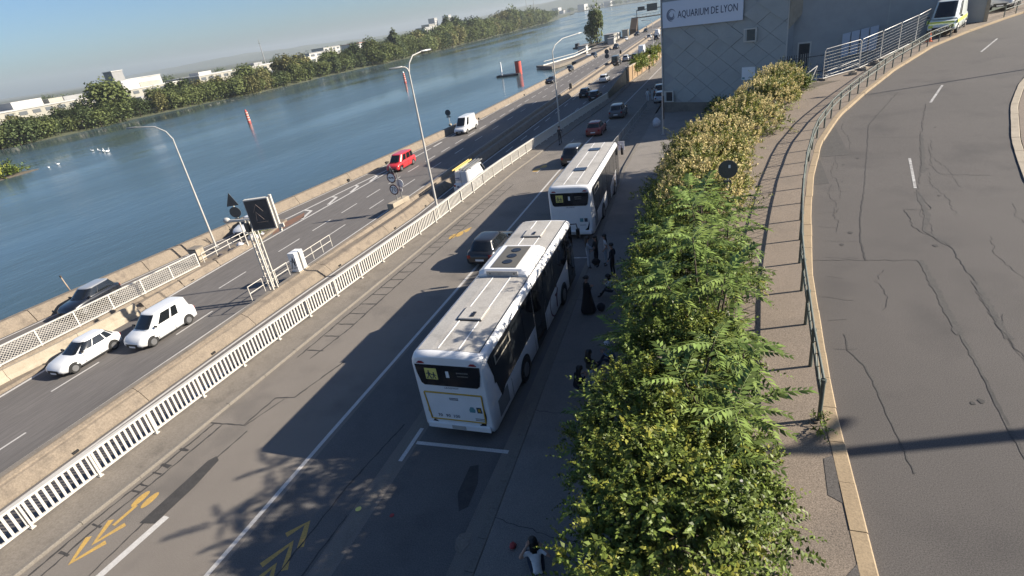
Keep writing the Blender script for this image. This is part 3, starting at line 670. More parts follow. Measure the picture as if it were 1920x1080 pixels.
lamp('street_lamp','lamp with wide bracket by the near upper road beyond the right edge',(17.4,14.3,4.0),8.6,(-1.5,.2,.3),0,r=.24,second=(.9,.9,.2))

# --- variable message sign on mast, cabinet and guard rails on the median
vm=thing('message_sign_mast','white lattice mast carrying a dark message sign on the median','road sign',(-29.35,27.6,-2.5))
for sx,sy in ((-.16,-.22),(.16,-.22),(.16,.22),(-.16,.22)): MB().box((sx,sy,2.55),(.09,.09,5.1)).build('mast_leg','white_metal',vm)
b=MB()
for i in range(9):
    z=.3+i*.55
    b.tube([(-.16,-.22,z),(.16,-.22,z+.5)],.02,4).tube([(.16,-.22,z),(.16,.22,z+.5)],.02,4).tube([(-.16,.22,z),(-.16,-.22,z+.5)],.02,4)
b.build('bracing','white_metal',vm)
MB().box((.17,0,1.6),(.05,.3,.02)).tube([(.22,-.15,0),(.22,-.15,4.8)],.02,4).tube([(.22,.15,0),(.22,.15,4.8)],.02,4).build('ladder','grey_metal',vm)
MB().tube([(-1.9,0,5.1),(-.3,0,5.15),(1.9,.0,5.15)],.11,8).build('cross_arm','white_metal',vm)
MB().ellipsoid((-1.95,0,5.15),(.28,.2,.2)).build('arm_end','pale_pole',vm)
bxo=MB().box((0,0,0),(1.62,.34,2.1)).build('sign_box','white_metal',vm); bxo.location=(1.35,-.15,5.6); bxo.rotation_euler=(0,0,.32)
MB().box((0,-.185,0),(1.5,.03,1.96)).build('display',mat('display_dark',(.045,.043,.045),.6,col2=(.075,.068,.066),scale=3),bxo)
d=MB()
for a,bb in (((-.35,.2),(-.05,.7)),((-.05,.7),(.3,.2)),((-.3,-.35),(-.2,.2)),((-.2,.2),(.2,-.35)),((-.35,-.5),(.4,-.5))): d.tube([(a[0],-.205,a[1]),(bb[0],-.205,bb[1])],.016,4)
d.build('worn_pictogram',mat('worn_mark',(.15,.12,.11),.7),bxo)
MB().box((.90,.1,-.1),(.14,.2,2.5)).box((1.08,.05,-.95),(.3,.14,.25)).build('side_frame','white_metal',bxo)
MB().box((.05,-.3,4.75),(.3,.35,.6)).build('control_unit','dark_metal',vm)
cb=thing('roadside_cabinet','white graffitied equipment cabinet on the median beside the message sign','cabinet',(-29.45,30.7,-2.5))
MB().box((0,0,.78),(.62,.95,1.5),0,0,.03).build('body','sign_white',cb); MB().box((0,0,.02),(.8,1.15,.1)).build('plinth','concrete_pale',cb); MB().box((.32,0,.8),(.02,.8,1.3)).build('door','white_metal',cb)
gm=MB()
for a,bb in (((-.25,.3),(.05,1.2)),((.05,1.2),(.1,.5)),((.1,.5),(.25,1.1)),((-.2,.9),(.2,.8)),((-.1,.35),(.22,.4))): gm.tube([(a[0],-.481,a[1]),(bb[0],-.481,bb[1])],.03,4)
gm.build('graffiti','text_dark',cb)
for nm,y0,y1,lab in (('service_railing',25.8,29.8,'low white service railing round the message sign mast'),('service_railing',31.5,35.2,'low white service railing behind the equipment cabinet')):
    o=thing(nm,lab,'railing',(-29.7,y0,-2.5))
    for y in yrange(0,y1-y0,1.3): MB().tube([(0,y,0),(0,y,1.0)],.035,6).build('post','white_metal',o)
    for h in (.5,1.0): MB().tube([(0,0,h),(0,y1-y0,h)],.03,6).build('rail','white_metal',o)

# --- road signs
def ring(mb,c,r,n=24,y=0.,m=0,th=.02): mb.plate([(c[0]+r*math.cos(2*PI*k/n),y,c[1]+r*math.sin(2*PI*k/n)) for k in range(n)],(0,-1,0),th,m)
def roundsign(parent,zc,r,face,xo=0.,yo=0.):
    a=MB(); ring(a,(xo,zc),r,y=yo,th=.03); s=a.build('sign_disc',face[0],parent)
    if len(face)>1: a=MB(); ring(a,(xo,zc),r*.78,y=yo-.032,th=.006); a.build('sign_face',face[1],s)
    return s
s7=thing('speed_sign_post','post with the 70 speed limit and truck overtaking signs on the median','road sign',(-29.35,45.7,-2.3),rad(-8))
MB().box((0,.2,-.15),(.75,2.6,.7),0,0,.05).build('concrete_block','concrete_pale',s7)
MB().tube([(0,.1,0),(0,.1,3.6)],.05,8).build('pole','grey_metal',s7); MB().tube([(.3,.5,0),(.3,.5,2.8)],.05,8).build('rear_pole','grey_metal',s7)
d1=roundsign(s7,2.46,.52,('sign_red','sign_white')); d2=roundsign(s7,1.28,.52,('sign_red','sign_white'))
t=text_mesh('number_70','70',.66,'text_dark',d2); t.location=(0,-.045,1.28); t.rotation_euler=(PI/2,0,0)
tr=MB()
for xo in (-.19,.15): tr.box((xo,-.042,2.46),(.27,.006,.12)).box((xo+.10,-.043,2.44),(.08,.006,.16))
tr.build('truck_pictogram','text_dark',d1)
a=MB(); a.plate([(-.42,.14,2.75),(.42,.14,2.75),(0,.14,3.6)],(0,-1,0),.03); a.build('triangle_sign_back','sign_back',s7)
a=MB(); ring(a,(.45,1.75),.4,y=.5,th=.03); a.build('disc_sign_back','sign_white',s7); MB().box((.35,.5,1.1),(.45,.03,.3)).build('plate_sign_back','sign_white',s7)
st=thing('sign_post','leaning sign post with triangle and disc sign backs on the gore island','road sign',(-40.4,36.9,-3.1),rad(20))
MB().tube([(0,0,0),(0,0,4.9)],.06,8).build('pole','white_metal',st)
a=MB(); a.plate([(-.55,-.08,3.9),(.55,-.08,3.9),(0,-.08,5.1)],(0,-1,0),.04); a.build('triangle_sign_back','sign_back',st); a=MB(); ring(a,(0,3.3),.5,y=-.08,th=.04); a.build('disc_sign_back','sign_back',st); MB().box((0,-.1,2.7),(.5,.04,.12)).build('bracket','sign_back',st)
rs=thing('river_sign_post','small dark round sign back with plate on the river parapet','road sign',(-42.0,86.6,-2.4))
MB().tube([(0,0,0),(0,0,2.5)],.05,6).build('pole','pale_pole',rs); a=MB(); ring(a,(0,2.05),.5,y=-.06); a.build('disc_sign_back','sign_back',rs); MB().box((0,-.07,1.4),(.75,.03,.22)).build('plate_sign_back','sign_back',rs); MB().box((0,0,.1),(.35,.5,.3)).build('foot','concrete_pale',rs)
fsn=thing('far_sign_post','dark pair of sign backs standing on the far median','road sign',(-29.3,166,-2.6))
MB().tube([(0,0,0),(0,0,3.2)],.06,6).build('pole','grey_metal',fsn); a=MB(); ring(a,(0,2.7),.62,y=-.06); a.build('disc_sign_back','sign_back',fsn); a=MB(); ring(a,(0,1.5),.62,y=-.06); a.build('lower_sign_back','sign_back',fsn)
for (y,lab) in ((118,'small boxed sign on the median with a long shadow'),(186,'dark box post on the far median')):
    o=thing('median_marker',lab,'marker',(-28.6,y,-2.6)); MB().box((0,0,.55),(.55,.45,1.1),0,0,.03).build('housing','dark_metal' if y>150 else 'concrete_grey',o); MB().box((.18,-.235,.6),(.18,.02,.8)).build('front_panel','dark_metal',o)
hs=thing('hedge_sign_post','round dark sign back rising out of the hedge','road sign',(.35,20.9,4.1))
MB().tube([(0,0,0),(0,0,2.5)],.035,8).build('pole','grey_metal',hs); a=MB(); ring(a,(0,2.25),.33,y=-.05,n=28); dd=a.build('disc_sign_back','sign_back',hs); MB().box((.05,-.1,2.36),(.07,.04,.10)).build('bracket','sign_white',dd); MB().box((0,-.06,1.78),(.26,.04,.14)).build('plate_back','sign_back',hs)

# --- things on the gore island
gx=thing('concrete_cabinet','pale concrete cabinet at the end of the lattice fence','cabinet',(-42.9,33.6,-3.1)); MB().box((0,0,.6),(.9,.8,1.2),0,0,.04).build('body','concrete_pale',gx); MB().box((0,0,1.24),(1.02,.92,.08)).build('lid','concrete_grey',gx)
gr=thing('guard_rail','white guard rail on the gore island behind the rubbish bags','railing',(-41.7,33.0,-3.1))
for y in yrange(0,6,1.5): MB().tube([(0,y,0),(.0,y,.95)],.04,6).build('post','white_metal',gr)
for h in (.55,.95): MB().tube([(0,0,h),(0,6,h)],.035,6).build('rail','white_metal',gr)
def lump(c,r,seed,n=10,m=0,mb=None):
    rr=random.Random(seed); mb=mb or MB(); R=[]
    for i in range(6):
        a=PI*i/5; R.append([(c[0]+r[0]*max(.05,math.sin(a))*math.cos(2*PI*k/n)*rr.uniform(.75,1.1),c[1]+r[1]*max(.05,math.sin(a))*math.sin(2*PI*k/n)*rr.uniform(.75,1.1),c[2]-r[2]*math.cos(a)*rr.uniform(.9,1.05)) for k in range(n)])
    mb.loft(R,m,True); return mb
M['bag_white']=mat('bag_white',(.60,.60,.62),.5,col2=(.42,.40,.42),scale=5); M['bag_dark']=mat('bag_dark',(.05,.045,.05),.4)
for k,(x,y,s,mm,lab) in enumerate(((-40.9,38.2,.55,'bag_white','large white rubbish bag next to the sign post on the island'),(-41.0,36.6,.42,'bag_white','grey white sack in the middle of the rubbish on the island'),(-40.9,35.3,.35,'bag_dark','dark crumpled sack left of the white bags'),(-41.,34.2,.33,'bag_dark','dark small sack nearest the lattice fence end'),(-41.2,39.6,.3,'bag_white','small pale sack at the far end of the rubbish row'))):
    o=lump((0,0,s*.6),(s,s*.9,s*.7),k).build('rubbish_bag',mm,None,(x,y,-3.12)); tag(o,lab,'rubbish bag')

# --- crowd barriers beside the lower plaza
for k in range(13):
    y=49.5+k*2.1; x=-8.95+.012*k
    o=thing('crowd_barrier','metal crowd barrier, number %s of the row running from the front bus to the building'%(['one','two','three','four','five','six','seven','eight','nine','ten','eleven','twelve','thirteen'][k]),'barrier',(x,y,zl(y)),PI/2-.01,'crowd barriers in a row')
    MB().tube([(0,0,.05),(0,0,1.05),(.1,0,1.1),(1.9,0,1.1-.06),(2.0,0,1.0-.06),(2.0,0,.0)],.028,6).tube([(0,0,.3),(2.,0,.24)],.02,6).build('frame','grey_metal',o)
    b=MB()
    for i in range(1,12): b.tube([(i*2/12,0,.28),(i*2/12,0,1.06)],.010,4)
    b.build('bars','grey_metal',o); MB().box((.3,0,.03),(.05,.6,.04)).box((1.7,0,-.02),(.05,.6,.04)).build('feet','grey_metal',o)
fl=thing('red_banner_board','red and white warning board at the end of the crowd barriers','board',(-9.15,48.8,zl(48))); MB().box((0,0,.95),(.75,.05,.7)).build('board',mat('banner_red',(.55,.06,.05),.6),fl); MB().box((.1,-.03,1.),(.22,.012,.6)).build('white_stripe','sign_white',fl); MB().tube([(-.3,0,0),(-.3,0,.7)],.025,6).tube([(.3,0,0),(.3,0,.7)],.025,6).build('legs','grey_metal',fl)
pn=thing('white_notice_board','white notice board hung on the first crowd barrier','board',(-8.0,49.6,zl(50)+.3)); MB().box((0,0,.65),(.55,.04,.75)).build('board','sign_white',pn); MB().tube([(-.2,.04,-.2),(-.2,.04,1)],.02,5).tube([(.2,.04,-.2),(.2,.04,1)],.02,5).build('legs','grey_metal',pn)
wb=lump((0,0,.45),(.45,.4,.55),55).build('white_sack','bag_white',None,(-6.2,62.5,zl(62.5)+.1)); tag(wb,'white sack standing alone on the plaza in front of the building','sack')
# pole at the building corner
pc=thing('corner_pole','slim pale pole standing in front of the aquarium corner','pole',(-5.15,57.9,zl(58)+.1)); MB().tube([(0,0,0),(0,0,4.1)],.055,8).build('shaft','pale_pole',pc); MB().box((0,0,.03),(.3,.3,.06)).build('base_plate','grey_metal',pc); MB().box((.1,.05,2.6),(.14,.14,2.2)).build('cable_box','dark_metal',pc)

# ================================================================== AQUARIUM BUILDING
C=Vector((-6.4,73.0)); D=Vector((.886,-.463)).normalized(); NRM=Vector((D.y,-D.x)).normalized()   # outward normal
if NRM.y>0: NRM=-NRM
aq=thing('aquarium_building','grey blue aquarium building with diamond cladding and a large white name sign','building')
FL=14.35; TOP=12.15
def F(t,z,o=0.): return Vector((C.x+D.x*t+NRM.x*o,C.y+D.y*t+NRM.y*o,z))
M['clad']=mat('grey_cladding',(.38,.385,.365),.75,col2=(.32,.325,.31),scale=.8,amt=.7,space='World',speck=.05,sscale=9)
M['site_steel']=mat('site_steel',(.24,.24,.235),.5,metal=.4,col2=(.17,.17,.165),scale=4)
M['clad2']=mat('grey_cladding_plain',(.33,.335,.33),.75,col2=(.28,.285,.28),scale=.8,space='World')
R_=F(FL,0)
wall=MB(); foot=[(C.x,C.y),(R_.x,R_.y),(R_.x+1.2,R_.y+1.6),(22,72),(26,118),(C.x,118)]
wall.prism([(p[0],p[1]) for p in [(F(0,0,-.06).x,F(0,0,-.06).y),(F(FL,0,-.06).x,F(FL,0,-.06).y)]+foot[2:5]+[(C.x+.06,118)]],-2.5,TOP-.05); wall.build('wall','clad2',aq)
pl=MB(); pl.plate([F(0,-1.6),F(FL,-1.6),F(FL,.34),F(0,.34)],(NRM.x,NRM.y,0),.05); pl.build('plinth','concrete_grey',aq)
# diamond panels, each one a piece, some tilted out of the plane
hw_,hh_=1.375,1.0
def clip_poly(poly,lo,hi,ax):
    for sgn,lim in ((1,lo),(-1,hi)):
        out=[]
        for i in range(len(poly)):
            a=poly[i];b=poly[(i+1)%len(poly)]; ia=sgn*(a[ax]-lim)>=0; ib=sgn*(b[ax]-lim)>=0
            if ia: out.append(a)
            if ia!=ib:
                t=(lim-a[ax])/(b[ax]-a[ax]); out.append(tuple(a[k]+(b[k]-a[k])*t for k in range(2)))
        poly=out
        if len(poly)<3: return []
    return poly
tilted={(0,7.1),(1,7.1),(2,7.1)}
for i in range(-1,13):
    for j in range(-2,8):
        cx=1.64+hw_+i*hw_; cz=7.1+(j-4)*hh_
        if (i+j)%2: continue
        g_=.02; 
        poly=[(cx-hw_+g_,cz),(cx,cz-hh_+g_),(cx+hw_-g_,cz),(cx,cz+hh_-g_)]
        poly=clip_poly(poly,.03,FL-.03,0); poly=clip_poly(poly,.37,TOP-.15,1) if poly else []
        if len(poly)<3: continue
        up=(abs(cz-7.1)<.1 and cx<9.) or (cx>10.6 and cz>8.3)
        mb=MB()
        def off(p): return (.03+.27*max(0,min(1,(cx+.55*hw_-p[0])/(1.55*hw_)))) if up else .03
        top=[F(p[0],p[1],off(p)) for p in poly]; bot=[F(p[0],p[1],-.02) for p in poly]; n=len(poly)
        mb.add(bot+top,[tuple(range(n,2*n))]+[(k,(k+1)%n,n+(k+1)%n,n+k) for k in range(n)]); mb.build('cladding_panel','clad',aq)
def fr(t0,t1,z0,z1,m,name,o=.06,th=.05,parent=aq): 
    return MB().plate([F(t0,z0,o),F(t1,z0,o),F(t1,z1,o),F(t0,z1,o)],(NRM.x,NRM.y,0),th).build(name,m,parent)
for t0,t1,z0,z1 in ((9.98,11.34,6.45,7.78),(.31,1.6,.42,1.70)):
    w_=fr(t0,t1,z0,z1,'white_metal','window',.05,.24); fr(t0+.13,t1-.13,z0+.13,z1-.13,'glass_blue','pane',.292,.006,w_); fr(t0+.13,t0+.35,z0+.13,z1-.13,'clad','blind',.299,.004,w_)
nbd=fr(9.85,11.3,2.67,3.96,'sign_white','notice_board',.06,.06); fr(9.92,10.2,2.75,2.95,'print_teal','notice_mark',.122,.004,nbd)
sg=fr(.4,9.86,8.63,11.3,mat('sign_panel',(.62,.64,.70),.5),'name_sign',.25,.12)
M['letter']=mat('letter_navy',(.035,.05,.10),.5); M['letter2']=mat('letter_grey',(.16,.18,.24),.5)
def face_matrix(t,z,o):
    p=F(t,z,o); return Matrix(((D.x,0,NRM.x,p.x),(D.y,0,NRM.y,p.y),(0,1,0,p.z),(0,0,0,1)))
t=text_mesh('sign_letters','AQUARIUM DE LYON',1.02,'letter',sg,.01,'LEFT'); wdt=max(v.co.x for v in t.data.vertices)
t.matrix_world=face_matrix(2.35,9.86,.385)@Matrix.Scale(6.95/wdt,4,(1,0,0))
lg=MB(); n=20
for k in range(3):
    r0=.60-.16*k; a0=.4+k*1.1; pts=[(1.58+.0+r0*math.cos(a0+i*4.6/n)*(.95),9.88+r0*math.sin(a0+i*4.6/n)) for i in range(n+1)]
    for i in range(n):
        w0=.09*math.sin(PI*(i+.2)/(n+.6)); 
        a,b=pts[i],pts[i+1]; c_=(1.58,9.88)
        def sc(p,s): return (c_[0]+(p[0]-c_[0])*s,c_[1]+(p[1]-c_[1])*s)
        w1=.09*math.sin(PI*(i+1.2)/(n+.6)); q=[sc(a,1-w0/r0),sc(b,1-w1/r0),sc(b,1+w1/r0),sc(a,1+w0/r0)]
        lg.add([F(p[0],p[1],.378) for p in q],[(0,1,2,3)])
lg.build('sign_emblem','letter2',sg)
rim_=MB(); rim_.tube([F(.02,-1.6,.0),F(.02,TOP,.0)],.09,6); rim_.build('corner_trim','white_metal',aq); MB().tube([F(FL,1.,0),F(FL,TOP,0)],.07,6).build('corner_trim','white_metal',aq)
MB().prism([(F(-.25,0,.2).x,F(-.25,0,.2).y),(F(FL+.1,0,.2).x,F(FL+.1,0,.2).y),(9,70),(22,72),(26,118),(C.x-.3,118)],TOP,TOP+.25).build('roof_edge','concrete_grey',aq)
# right wing, set back, in its own shade
RW=Vector((R_.x+.6,R_.y+.9)); D2=Vector((.97,-.22)).normalized(); N2=Vector((D2.y,-D2.x))
if N2.y>0: N2=-N2
def G(t,z,o=0.): return Vector((RW.x+D2.x*t+N2.x*o,RW.y+D2.y*t+N2.y*o,z))
rwg=MB(); rwg.prism([(G(0,0).x,G(0,0).y),(G(15.2,0).x,G(15.2,0).y),(26,100),(9,100)],-1,17.5); wg=rwg.build('wing_wall','clad2',aq)
MB().plate([G(7.9,4.5,.01),G(8.0,4.5,.01),G(8.0,17,.01),G(7.9,17,.01)],(N2.x,N2.y,0),.03).build('wing_joint','clad',wg); MB().plate([G(15.0,3,.01),G(15.25,3,.01),G(15.25,17,.01),G(15.0,17,.01)],(N2.x,N2.y,0),.1).build('wing_edge','concrete_pale',wg)
dr=MB().plate([G(.5,3.2,.01),G(1.75,3.2,.01),G(1.75,5.9,.01),G(.5,5.9,.01)],(N2.x,N2.y,0),.08).build('door_frame','white_metal',wg); MB().plate([G(.64,3.25,.092),G(1.6,3.25,.092),G(1.6,5.75,.092),G(.64,5.75,.092)],(N2.x,N2.y,0),.01).build('door','glass_blue',dr)
for k in range(4): MB().plate([G(4.4+k*.75,4.2+k*.12,.3),G(5.05+k*.75,4.3+k*.12,.3),G(5.05+k*.75,6.4+k*.12,.3),G(4.4+k*.75,6.3+k*.12,.3)],(N2.x,N2.y,0),.06).build('white_panel',mat('panel_bluewhite',(.45,.48,.54),.6),wg)
# pale triangular gable on the corner
e=Vector((.8,.6)); ne=Vector((.6,-.8))
def E(t,z): return Vector((R_.x+e.x*t+.03,R_.y+e.y*t-.03,z))
MB().plate([E(0,7.35),E(3.6,10.2),E(3.6,TOP),E(0,TOP)],(ne.x,ne.y,0),.12).build('gable_panel','concrete_pale',aq)
# terrace in front of the wing with its railing
tz=3.1
tp=[(G(0,0,.2).x,G(0,0,.2).y),(G(14,0,.2).x,G(14,0,.2).y),(16.4,62.4),(12.,57.6),(8.2,54.8),(6.6,62.)]
ter=thing('terrace','concrete terrace with white parapet below the building wing','terrace'); MB().prism(tp,-1.,tz).build('deck','clad2',ter)
MB().plate([Vector((6.5,62.,1.0)),Vector((8.1,54.7,1.0)),Vector((8.1,54.7,tz+.45)),Vector((6.5,62.,tz+.45))],(-.96,-.25,0),.1).build('parapet','white_metal',ter)
rl=thing('terrace_railing','grey tube railing along the edge of the terrace','railing')
pts=[Vector((6.7,61.8,tz+.3)),Vector((8.3,55.1,tz+.3)),Vector((11.8,58.2,tz+.8)),Vector((16.,62.6,tz+1.6)) ]
for a,b in zip(pts[:-1],pts[1:]):
    n=int((b-a).length/1.6)
    for k in range(n+1): p=a+(b-a)*k/n; MB().tube([p,p+Vector((0,0,1.1))],.035,6).build('post','grey_metal',rl)
    for h in (.4,.75,1.1): MB().tube([a+Vector((0,0,h)),b+Vector((0,0,h))],.028,6).build('rail','grey_metal',rl)
pf=thing('picket_gate','dark picket fence below the terrace beside the hedge','fence',(4.6,52.6,zu(52)-.9))
for k in range(22): MB().box((.02+k*.17,.30*k*.17/1.,.95),(.05,.03,1.9)).build('picket','dark_metal' if k<9 else 'grey_metal',pf)
for h in (.4,1.6): MB().tube([(0,0,h),(3.7,1.1,h)],.03,5).build('rail','dark_metal',pf)

# ================================================================== VEHICLES
def lerp(a,b,t): return a+(b-a)*t
def bil(q,u,v): return q[0].lerp(q[1],u).lerp(q[3].lerp(q[2],u),v)
def win(q,u0,u1,v0,v1,off):
    q=[Vector(p) for p in q]; n=(q[1]-q[0]).cross(q[3]-q[0]).normalized()*off
    return [bil(q,u0,v0)+n,bil(q,u1,v0)+n,bil(q,u1,v1)+n,bil(q,u0,v1)+n]
STY={
 # stations (y, zlow, zhigh, halfwidth); cab: belt rear/front, roof rear/front, hw belt, hw roof, belt z, roof z
 'hatch':dict(st=[(-2.03,.42,.70,.66),(-1.97,.28,.92,.80),(-1.6,.2,.98,.86),(-.5,.18,.96,.875),(.75,.18,.95,.87),(1.1,.2,.90,.865),(1.65,.22,.80,.84),(1.93,.28,.68,.75),(2.03,.40,.55,.60)],cab=(-1.86,.98,-1.42,.12,.80,.585,.94,1.45),wb=2.58,r=.31,sw=((.09,.26),(.29,.60),(.62,.93))),
 'suv':dict(st=[(-2.2,.48,.85,.72),(-2.14,.35,1.05,.86),(-1.7,.25,1.12,.92),(-.5,.24,1.10,.93),(.8,.24,1.08,.93),(1.2,.26,1.04,.92),(1.8,.28,.95,.89),(2.1,.34,.80,.80),(2.2,.45,.62,.66)],cab=(-2.06,1.05,-1.72,.2,.86,.66,1.07,1.66),wb=2.68,r=.36,sw=((.06,.26),(.28,.60),(.62,.93))),
 'mpv':dict(st=[(-2.2,.40,1.0,.80),(-2.15,.26,1.10,.90),(-1.7,.2,1.14,.92),(-.5,.2,1.12,.925),(1.0,.2,1.08,.92),(1.35,.22,1.02,.91),(1.85,.24,.90,.87),(2.1,.3,.76,.78),(2.2,.42,.58,.64)],cab=(-2.14,1.35,-1.98,.52,.885,.76,1.08,1.82),wb=2.79,r=.33,sw=((.36,.52),(.56,.82))),
 'mini':dict(st=[(-2.45,.40,1.0,.84),(-2.40,.26,1.14,.94),(-1.9,.2,1.18,.95),(-.5,.2,1.16,.955),(1.2,.2,1.12,.95),(1.6,.24,1.06,.94),(2.1,.26,.95,.90),(2.38,.32,.80,.82),(2.45,.44,.60,.68)],cab=(-2.40,1.7,-2.22,.85,.92,.80,1.12,1.95),wb=3.2,r=.34,sw=((.06,.30),(.33,.58),(.62,.84))),
 'van':dict(st=[(-2.9,.48,1.1,.92),(-2.86,.34,1.28,1.0),(-2.2,.3,1.30,1.02),(-.5,.3,1.30,1.025),(1.6,.3,1.26,1.02),(2.0,.32,1.18,1.0),(2.55,.34,1.02,.97),(2.84,.4,.85,.90),(2.9,.5,.68,.78)],cab=(-2.86,2.25,-2.78,1.15,.99,.88,1.24,2.48),wb=3.7,r=.36,sw=((.76,.90),)),
}
def car(name,label,cat,loc,heading,style,paint,roof=None,detail=True,group=None,face=True,plate=True):
    S=STY[style]; o=thing(name,label,cat,loc,heading,group)
    b=MB(); R=[]
    for (y,zl_,zh,w) in S['st']:
        zm=(zl_+zh)/2
        half=[(w*.86,zl_),(w*.97,zl_+.07),(w,zl_+(zh-zl_)*.42),(w*.985,zl_+(zh-zl_)*.72),(w*.93,zh-.05),(w*.80,zh)]
        R.append([(x,y,z) for x,z in half]+[(0,y,zh+.015)]+[(-x,y,z) for x,z in half[::-1]]+[(0,y,zl_)])
    b.loft(R,0,True)
    yr0,yf0,yr1,yf1,w0,w1,zb,zr=S['cab']; zb-=.04; ne=S.get('n',5.)
    def cab(v):
        e=v**1.12; return lerp(w0,w1,e),lerp(yr0,yr1,v),lerp(yf0,yf1,v),lerp(zb,zr-.06,v)
    def ring(v,sx=1.,dz=0.,nn=28):
        a,r0,f0,z=cab(min(v,1.)); yc,bb=(r0+f0)/2,(f0-r0)/2; R_=[]
        for k in range(nn):
            th=2*PI*k/nn; c_,s_=math.cos(th),math.sin(th); R_.append((a*sx*math.copysign(abs(c_)**(2/ne),c_),yc+bb*sx*math.copysign(abs(s_)**(2/ne),s_),z+dz))
        return R_
    b.loft([ring(v) for v in (0,.25,.5,.75,1.)],0,True,False)
    rf=MB(); rf.loft([ring(1.),ring(1.,.955,.035),ring(1.,.85,.055),ring(1.,.5,.07),ring(1.,.05,.075)],0,True,True)
    def side_patch(sx,f0_,f1_,v0,v1,off=.012,nu=6,nv=4,slant=0.):
        g_=MB(); vs=[];fs=[]
        for i_ in range(nv+1):
            v=lerp(v0,v1,i_/nv); a,r0,fr,z=cab(v); yc,bb=(r0+fr)/2,(fr-r0)/2
            for k_ in range(nu+1):
                f=lerp(f0_,f1_,k_/nu); vs.append((sx*(a*(1-abs(f)**ne)**(1/ne)+off),yc+bb*f,z+off*.5))
        for i_ in range(nv):
            for k_ in range(nu): q_=(i_*(nu+1)+k_,i_*(nu+1)+k_+1,(i_+1)*(nu+1)+k_+1,(i_+1)*(nu+1)+k_); fs.append(q_ if sx>0 else q_[::-1])
        return g_.add(vs,fs,0,True)
    def end_patch(sy,g0,g1,v0,v1,off=.012,nu=8,nv=4):
        g_=MB(); vs=[];fs=[]
        for i_ in range(nv+1):
            v=lerp(v0,v1,i_/nv); a,r0,fr,z=cab(v); yc,bb=(r0+fr)/2,(fr-r0)/2
            for k_ in range(nu+1):
                g=lerp(g0,g1,k_/nu); vs.append((a*g,yc+sy*(bb*(1-abs(g)**ne)**(1/ne)+off),z+off))
        for i_ in range(nv):
            for k_ in range(nu): q_=(i_*(nu+1)+k_,i_*(nu+1)+k_+1,(i_+1)*(nu+1)+k_+1,(i_+1)*(nu+1)+k_); fs.append(q_[::-1] if sy>0 else q_)
        return g_.add(vs,fs,0,True)
    # wheel arches
    for sx in (-1,1):
        for sy in (-1,1):
            cy=sy*S['wb']/2; w=max(interp([(s[0],s[3]) for s in S['st']])(cy),.5); n=12; rr=S['r']+.07
            pts=[(sx*(w+.006),cy+rr*math.cos(PI*k/n),S['r']+rr*math.sin(PI*k/n)) for k in range(n+1)]+[(sx*(w+.006),cy-rr,.22),(sx*(w+.006),cy+rr,.22)]
            b.plate(pts,(-sx,0,0),.10,1)
    body=b.build('body',[paint,'black'],o); rf.build('roof',roof or paint,o)
    end_patch(1,-.93,.93,.08,.97).build('windscreen','glass',o)
    if style!='van': end_patch(-1,-.88,.88,.14,.93).build('rear_window','glass',o)
    for sx in (-1,1):
        for (u0,u1) in S['sw']: side_patch(sx,u0*2-1,u1*2-1,.12,.93).build('side_window','glass',o)
    for sx in (-1,1):
        for sy in (-1,1):
            cy=sy*S['wb']/2; w=interp([(s[0],s[3]) for s in S['st']])(cy); r=S['r']; x0=sx*(w-.19); x1=sx*(w+.02)
            t=MB(); t.tube([(x0,cy,r),(x0*.98+x1*.02,cy,r),(x1-sx*.03,cy,r),(x1,cy,r)],[r*.9,r,r,r*.9],14); wh=t.build('wheel','rubber',o)
            MB().tube([(x1-sx*.01,cy,r),(x1+sx*.012,cy,r)],[r*.66,r*.60],12).build('rim','rim',wh)
        ye,zf_=S['st'][-2][0],S['st'][-2]; yb,zb_=S['st'][1][0],S['st'][1]
        wf=S['st'][-2][3]; 
        MB().loft([[(sx*(wf+.02),ye-.16,zf_[2]-.02),(sx*(wf-.28),ye+.05,zf_[2]-.06),(sx*(wf-.28),ye+.07,zf_[2]-.16),(sx*(wf+.03),ye-.10,zf_[2]-.15)],[(sx*(wf-.05),ye-.3,zf_[2]+.0),(sx*(wf-.3),ye-.1,zf_[2]-.03),(sx*(wf-.3),ye-.1,zf_[2]-.14),(sx*(wf-.05),ye-.3,zf_[2]-.14)]][::sx],0,False).build('headlight','headlamp',o)
        wr=S['st'][1][3]; MB().box((sx*(wr-.16),yb-.02,zb_[2]-.20),(.2,.08,.2)).build('tail_light','red_lamp',o)
        MB().box((sx*(w0+.12),yf0-.42,zb+.12),(.18,.1,.13),0,0,.02).build('mirror','black',o)
    for sx in (-1,1):
        ww=S['st'][3][3]
        for dy in (yf0-.42,(yf0+yr0)/2+.05,yr0+.62):
            MB().box((sx*(ww-.004),dy,.62),(.02,.014,.60)).build('door_seam','black',o)
        MB().box((sx*(ww-.01),0,.235),(.05,S['wb']-2*S['r']-.2,.09)).build('sill_trim','black',o)
        for dy in (yf0-1.25,yf0-2.1): MB().box((sx*(ww+.004),dy,zb-.16),(.035,.17,.035)).build('door_handle','black' if style=='van' else paint,o)
    MB().box((0,S['st'][-2][0]-.015,S['st'][-1][1]-.10),(S['st'][-2][3]*1.7,.1,.12)).build('bumper_trim','black',o)
    f=S['st'][-1]
    MB().box((0,S['st'][-2][0]+.035,f[1]+.05),(S['st'][-1][3]*1.5,.16,.16)).build('grille','black',o)
    MB().box((0,S['st'][-1][0]+.02,f[1]-.05),(.5,.02,.11)).build('number_plate','sign_white',o); MB().box((0,S['st'][0][0]-.012,S['st'][0][1]+.12),(.5,.02,.11)).build('number_plate','sign_white',o)
    return o
def paint(n,c,r=.3,metal=0.,c2=None): M[n]=mat(n,c,r,metal,coat=.5); return n
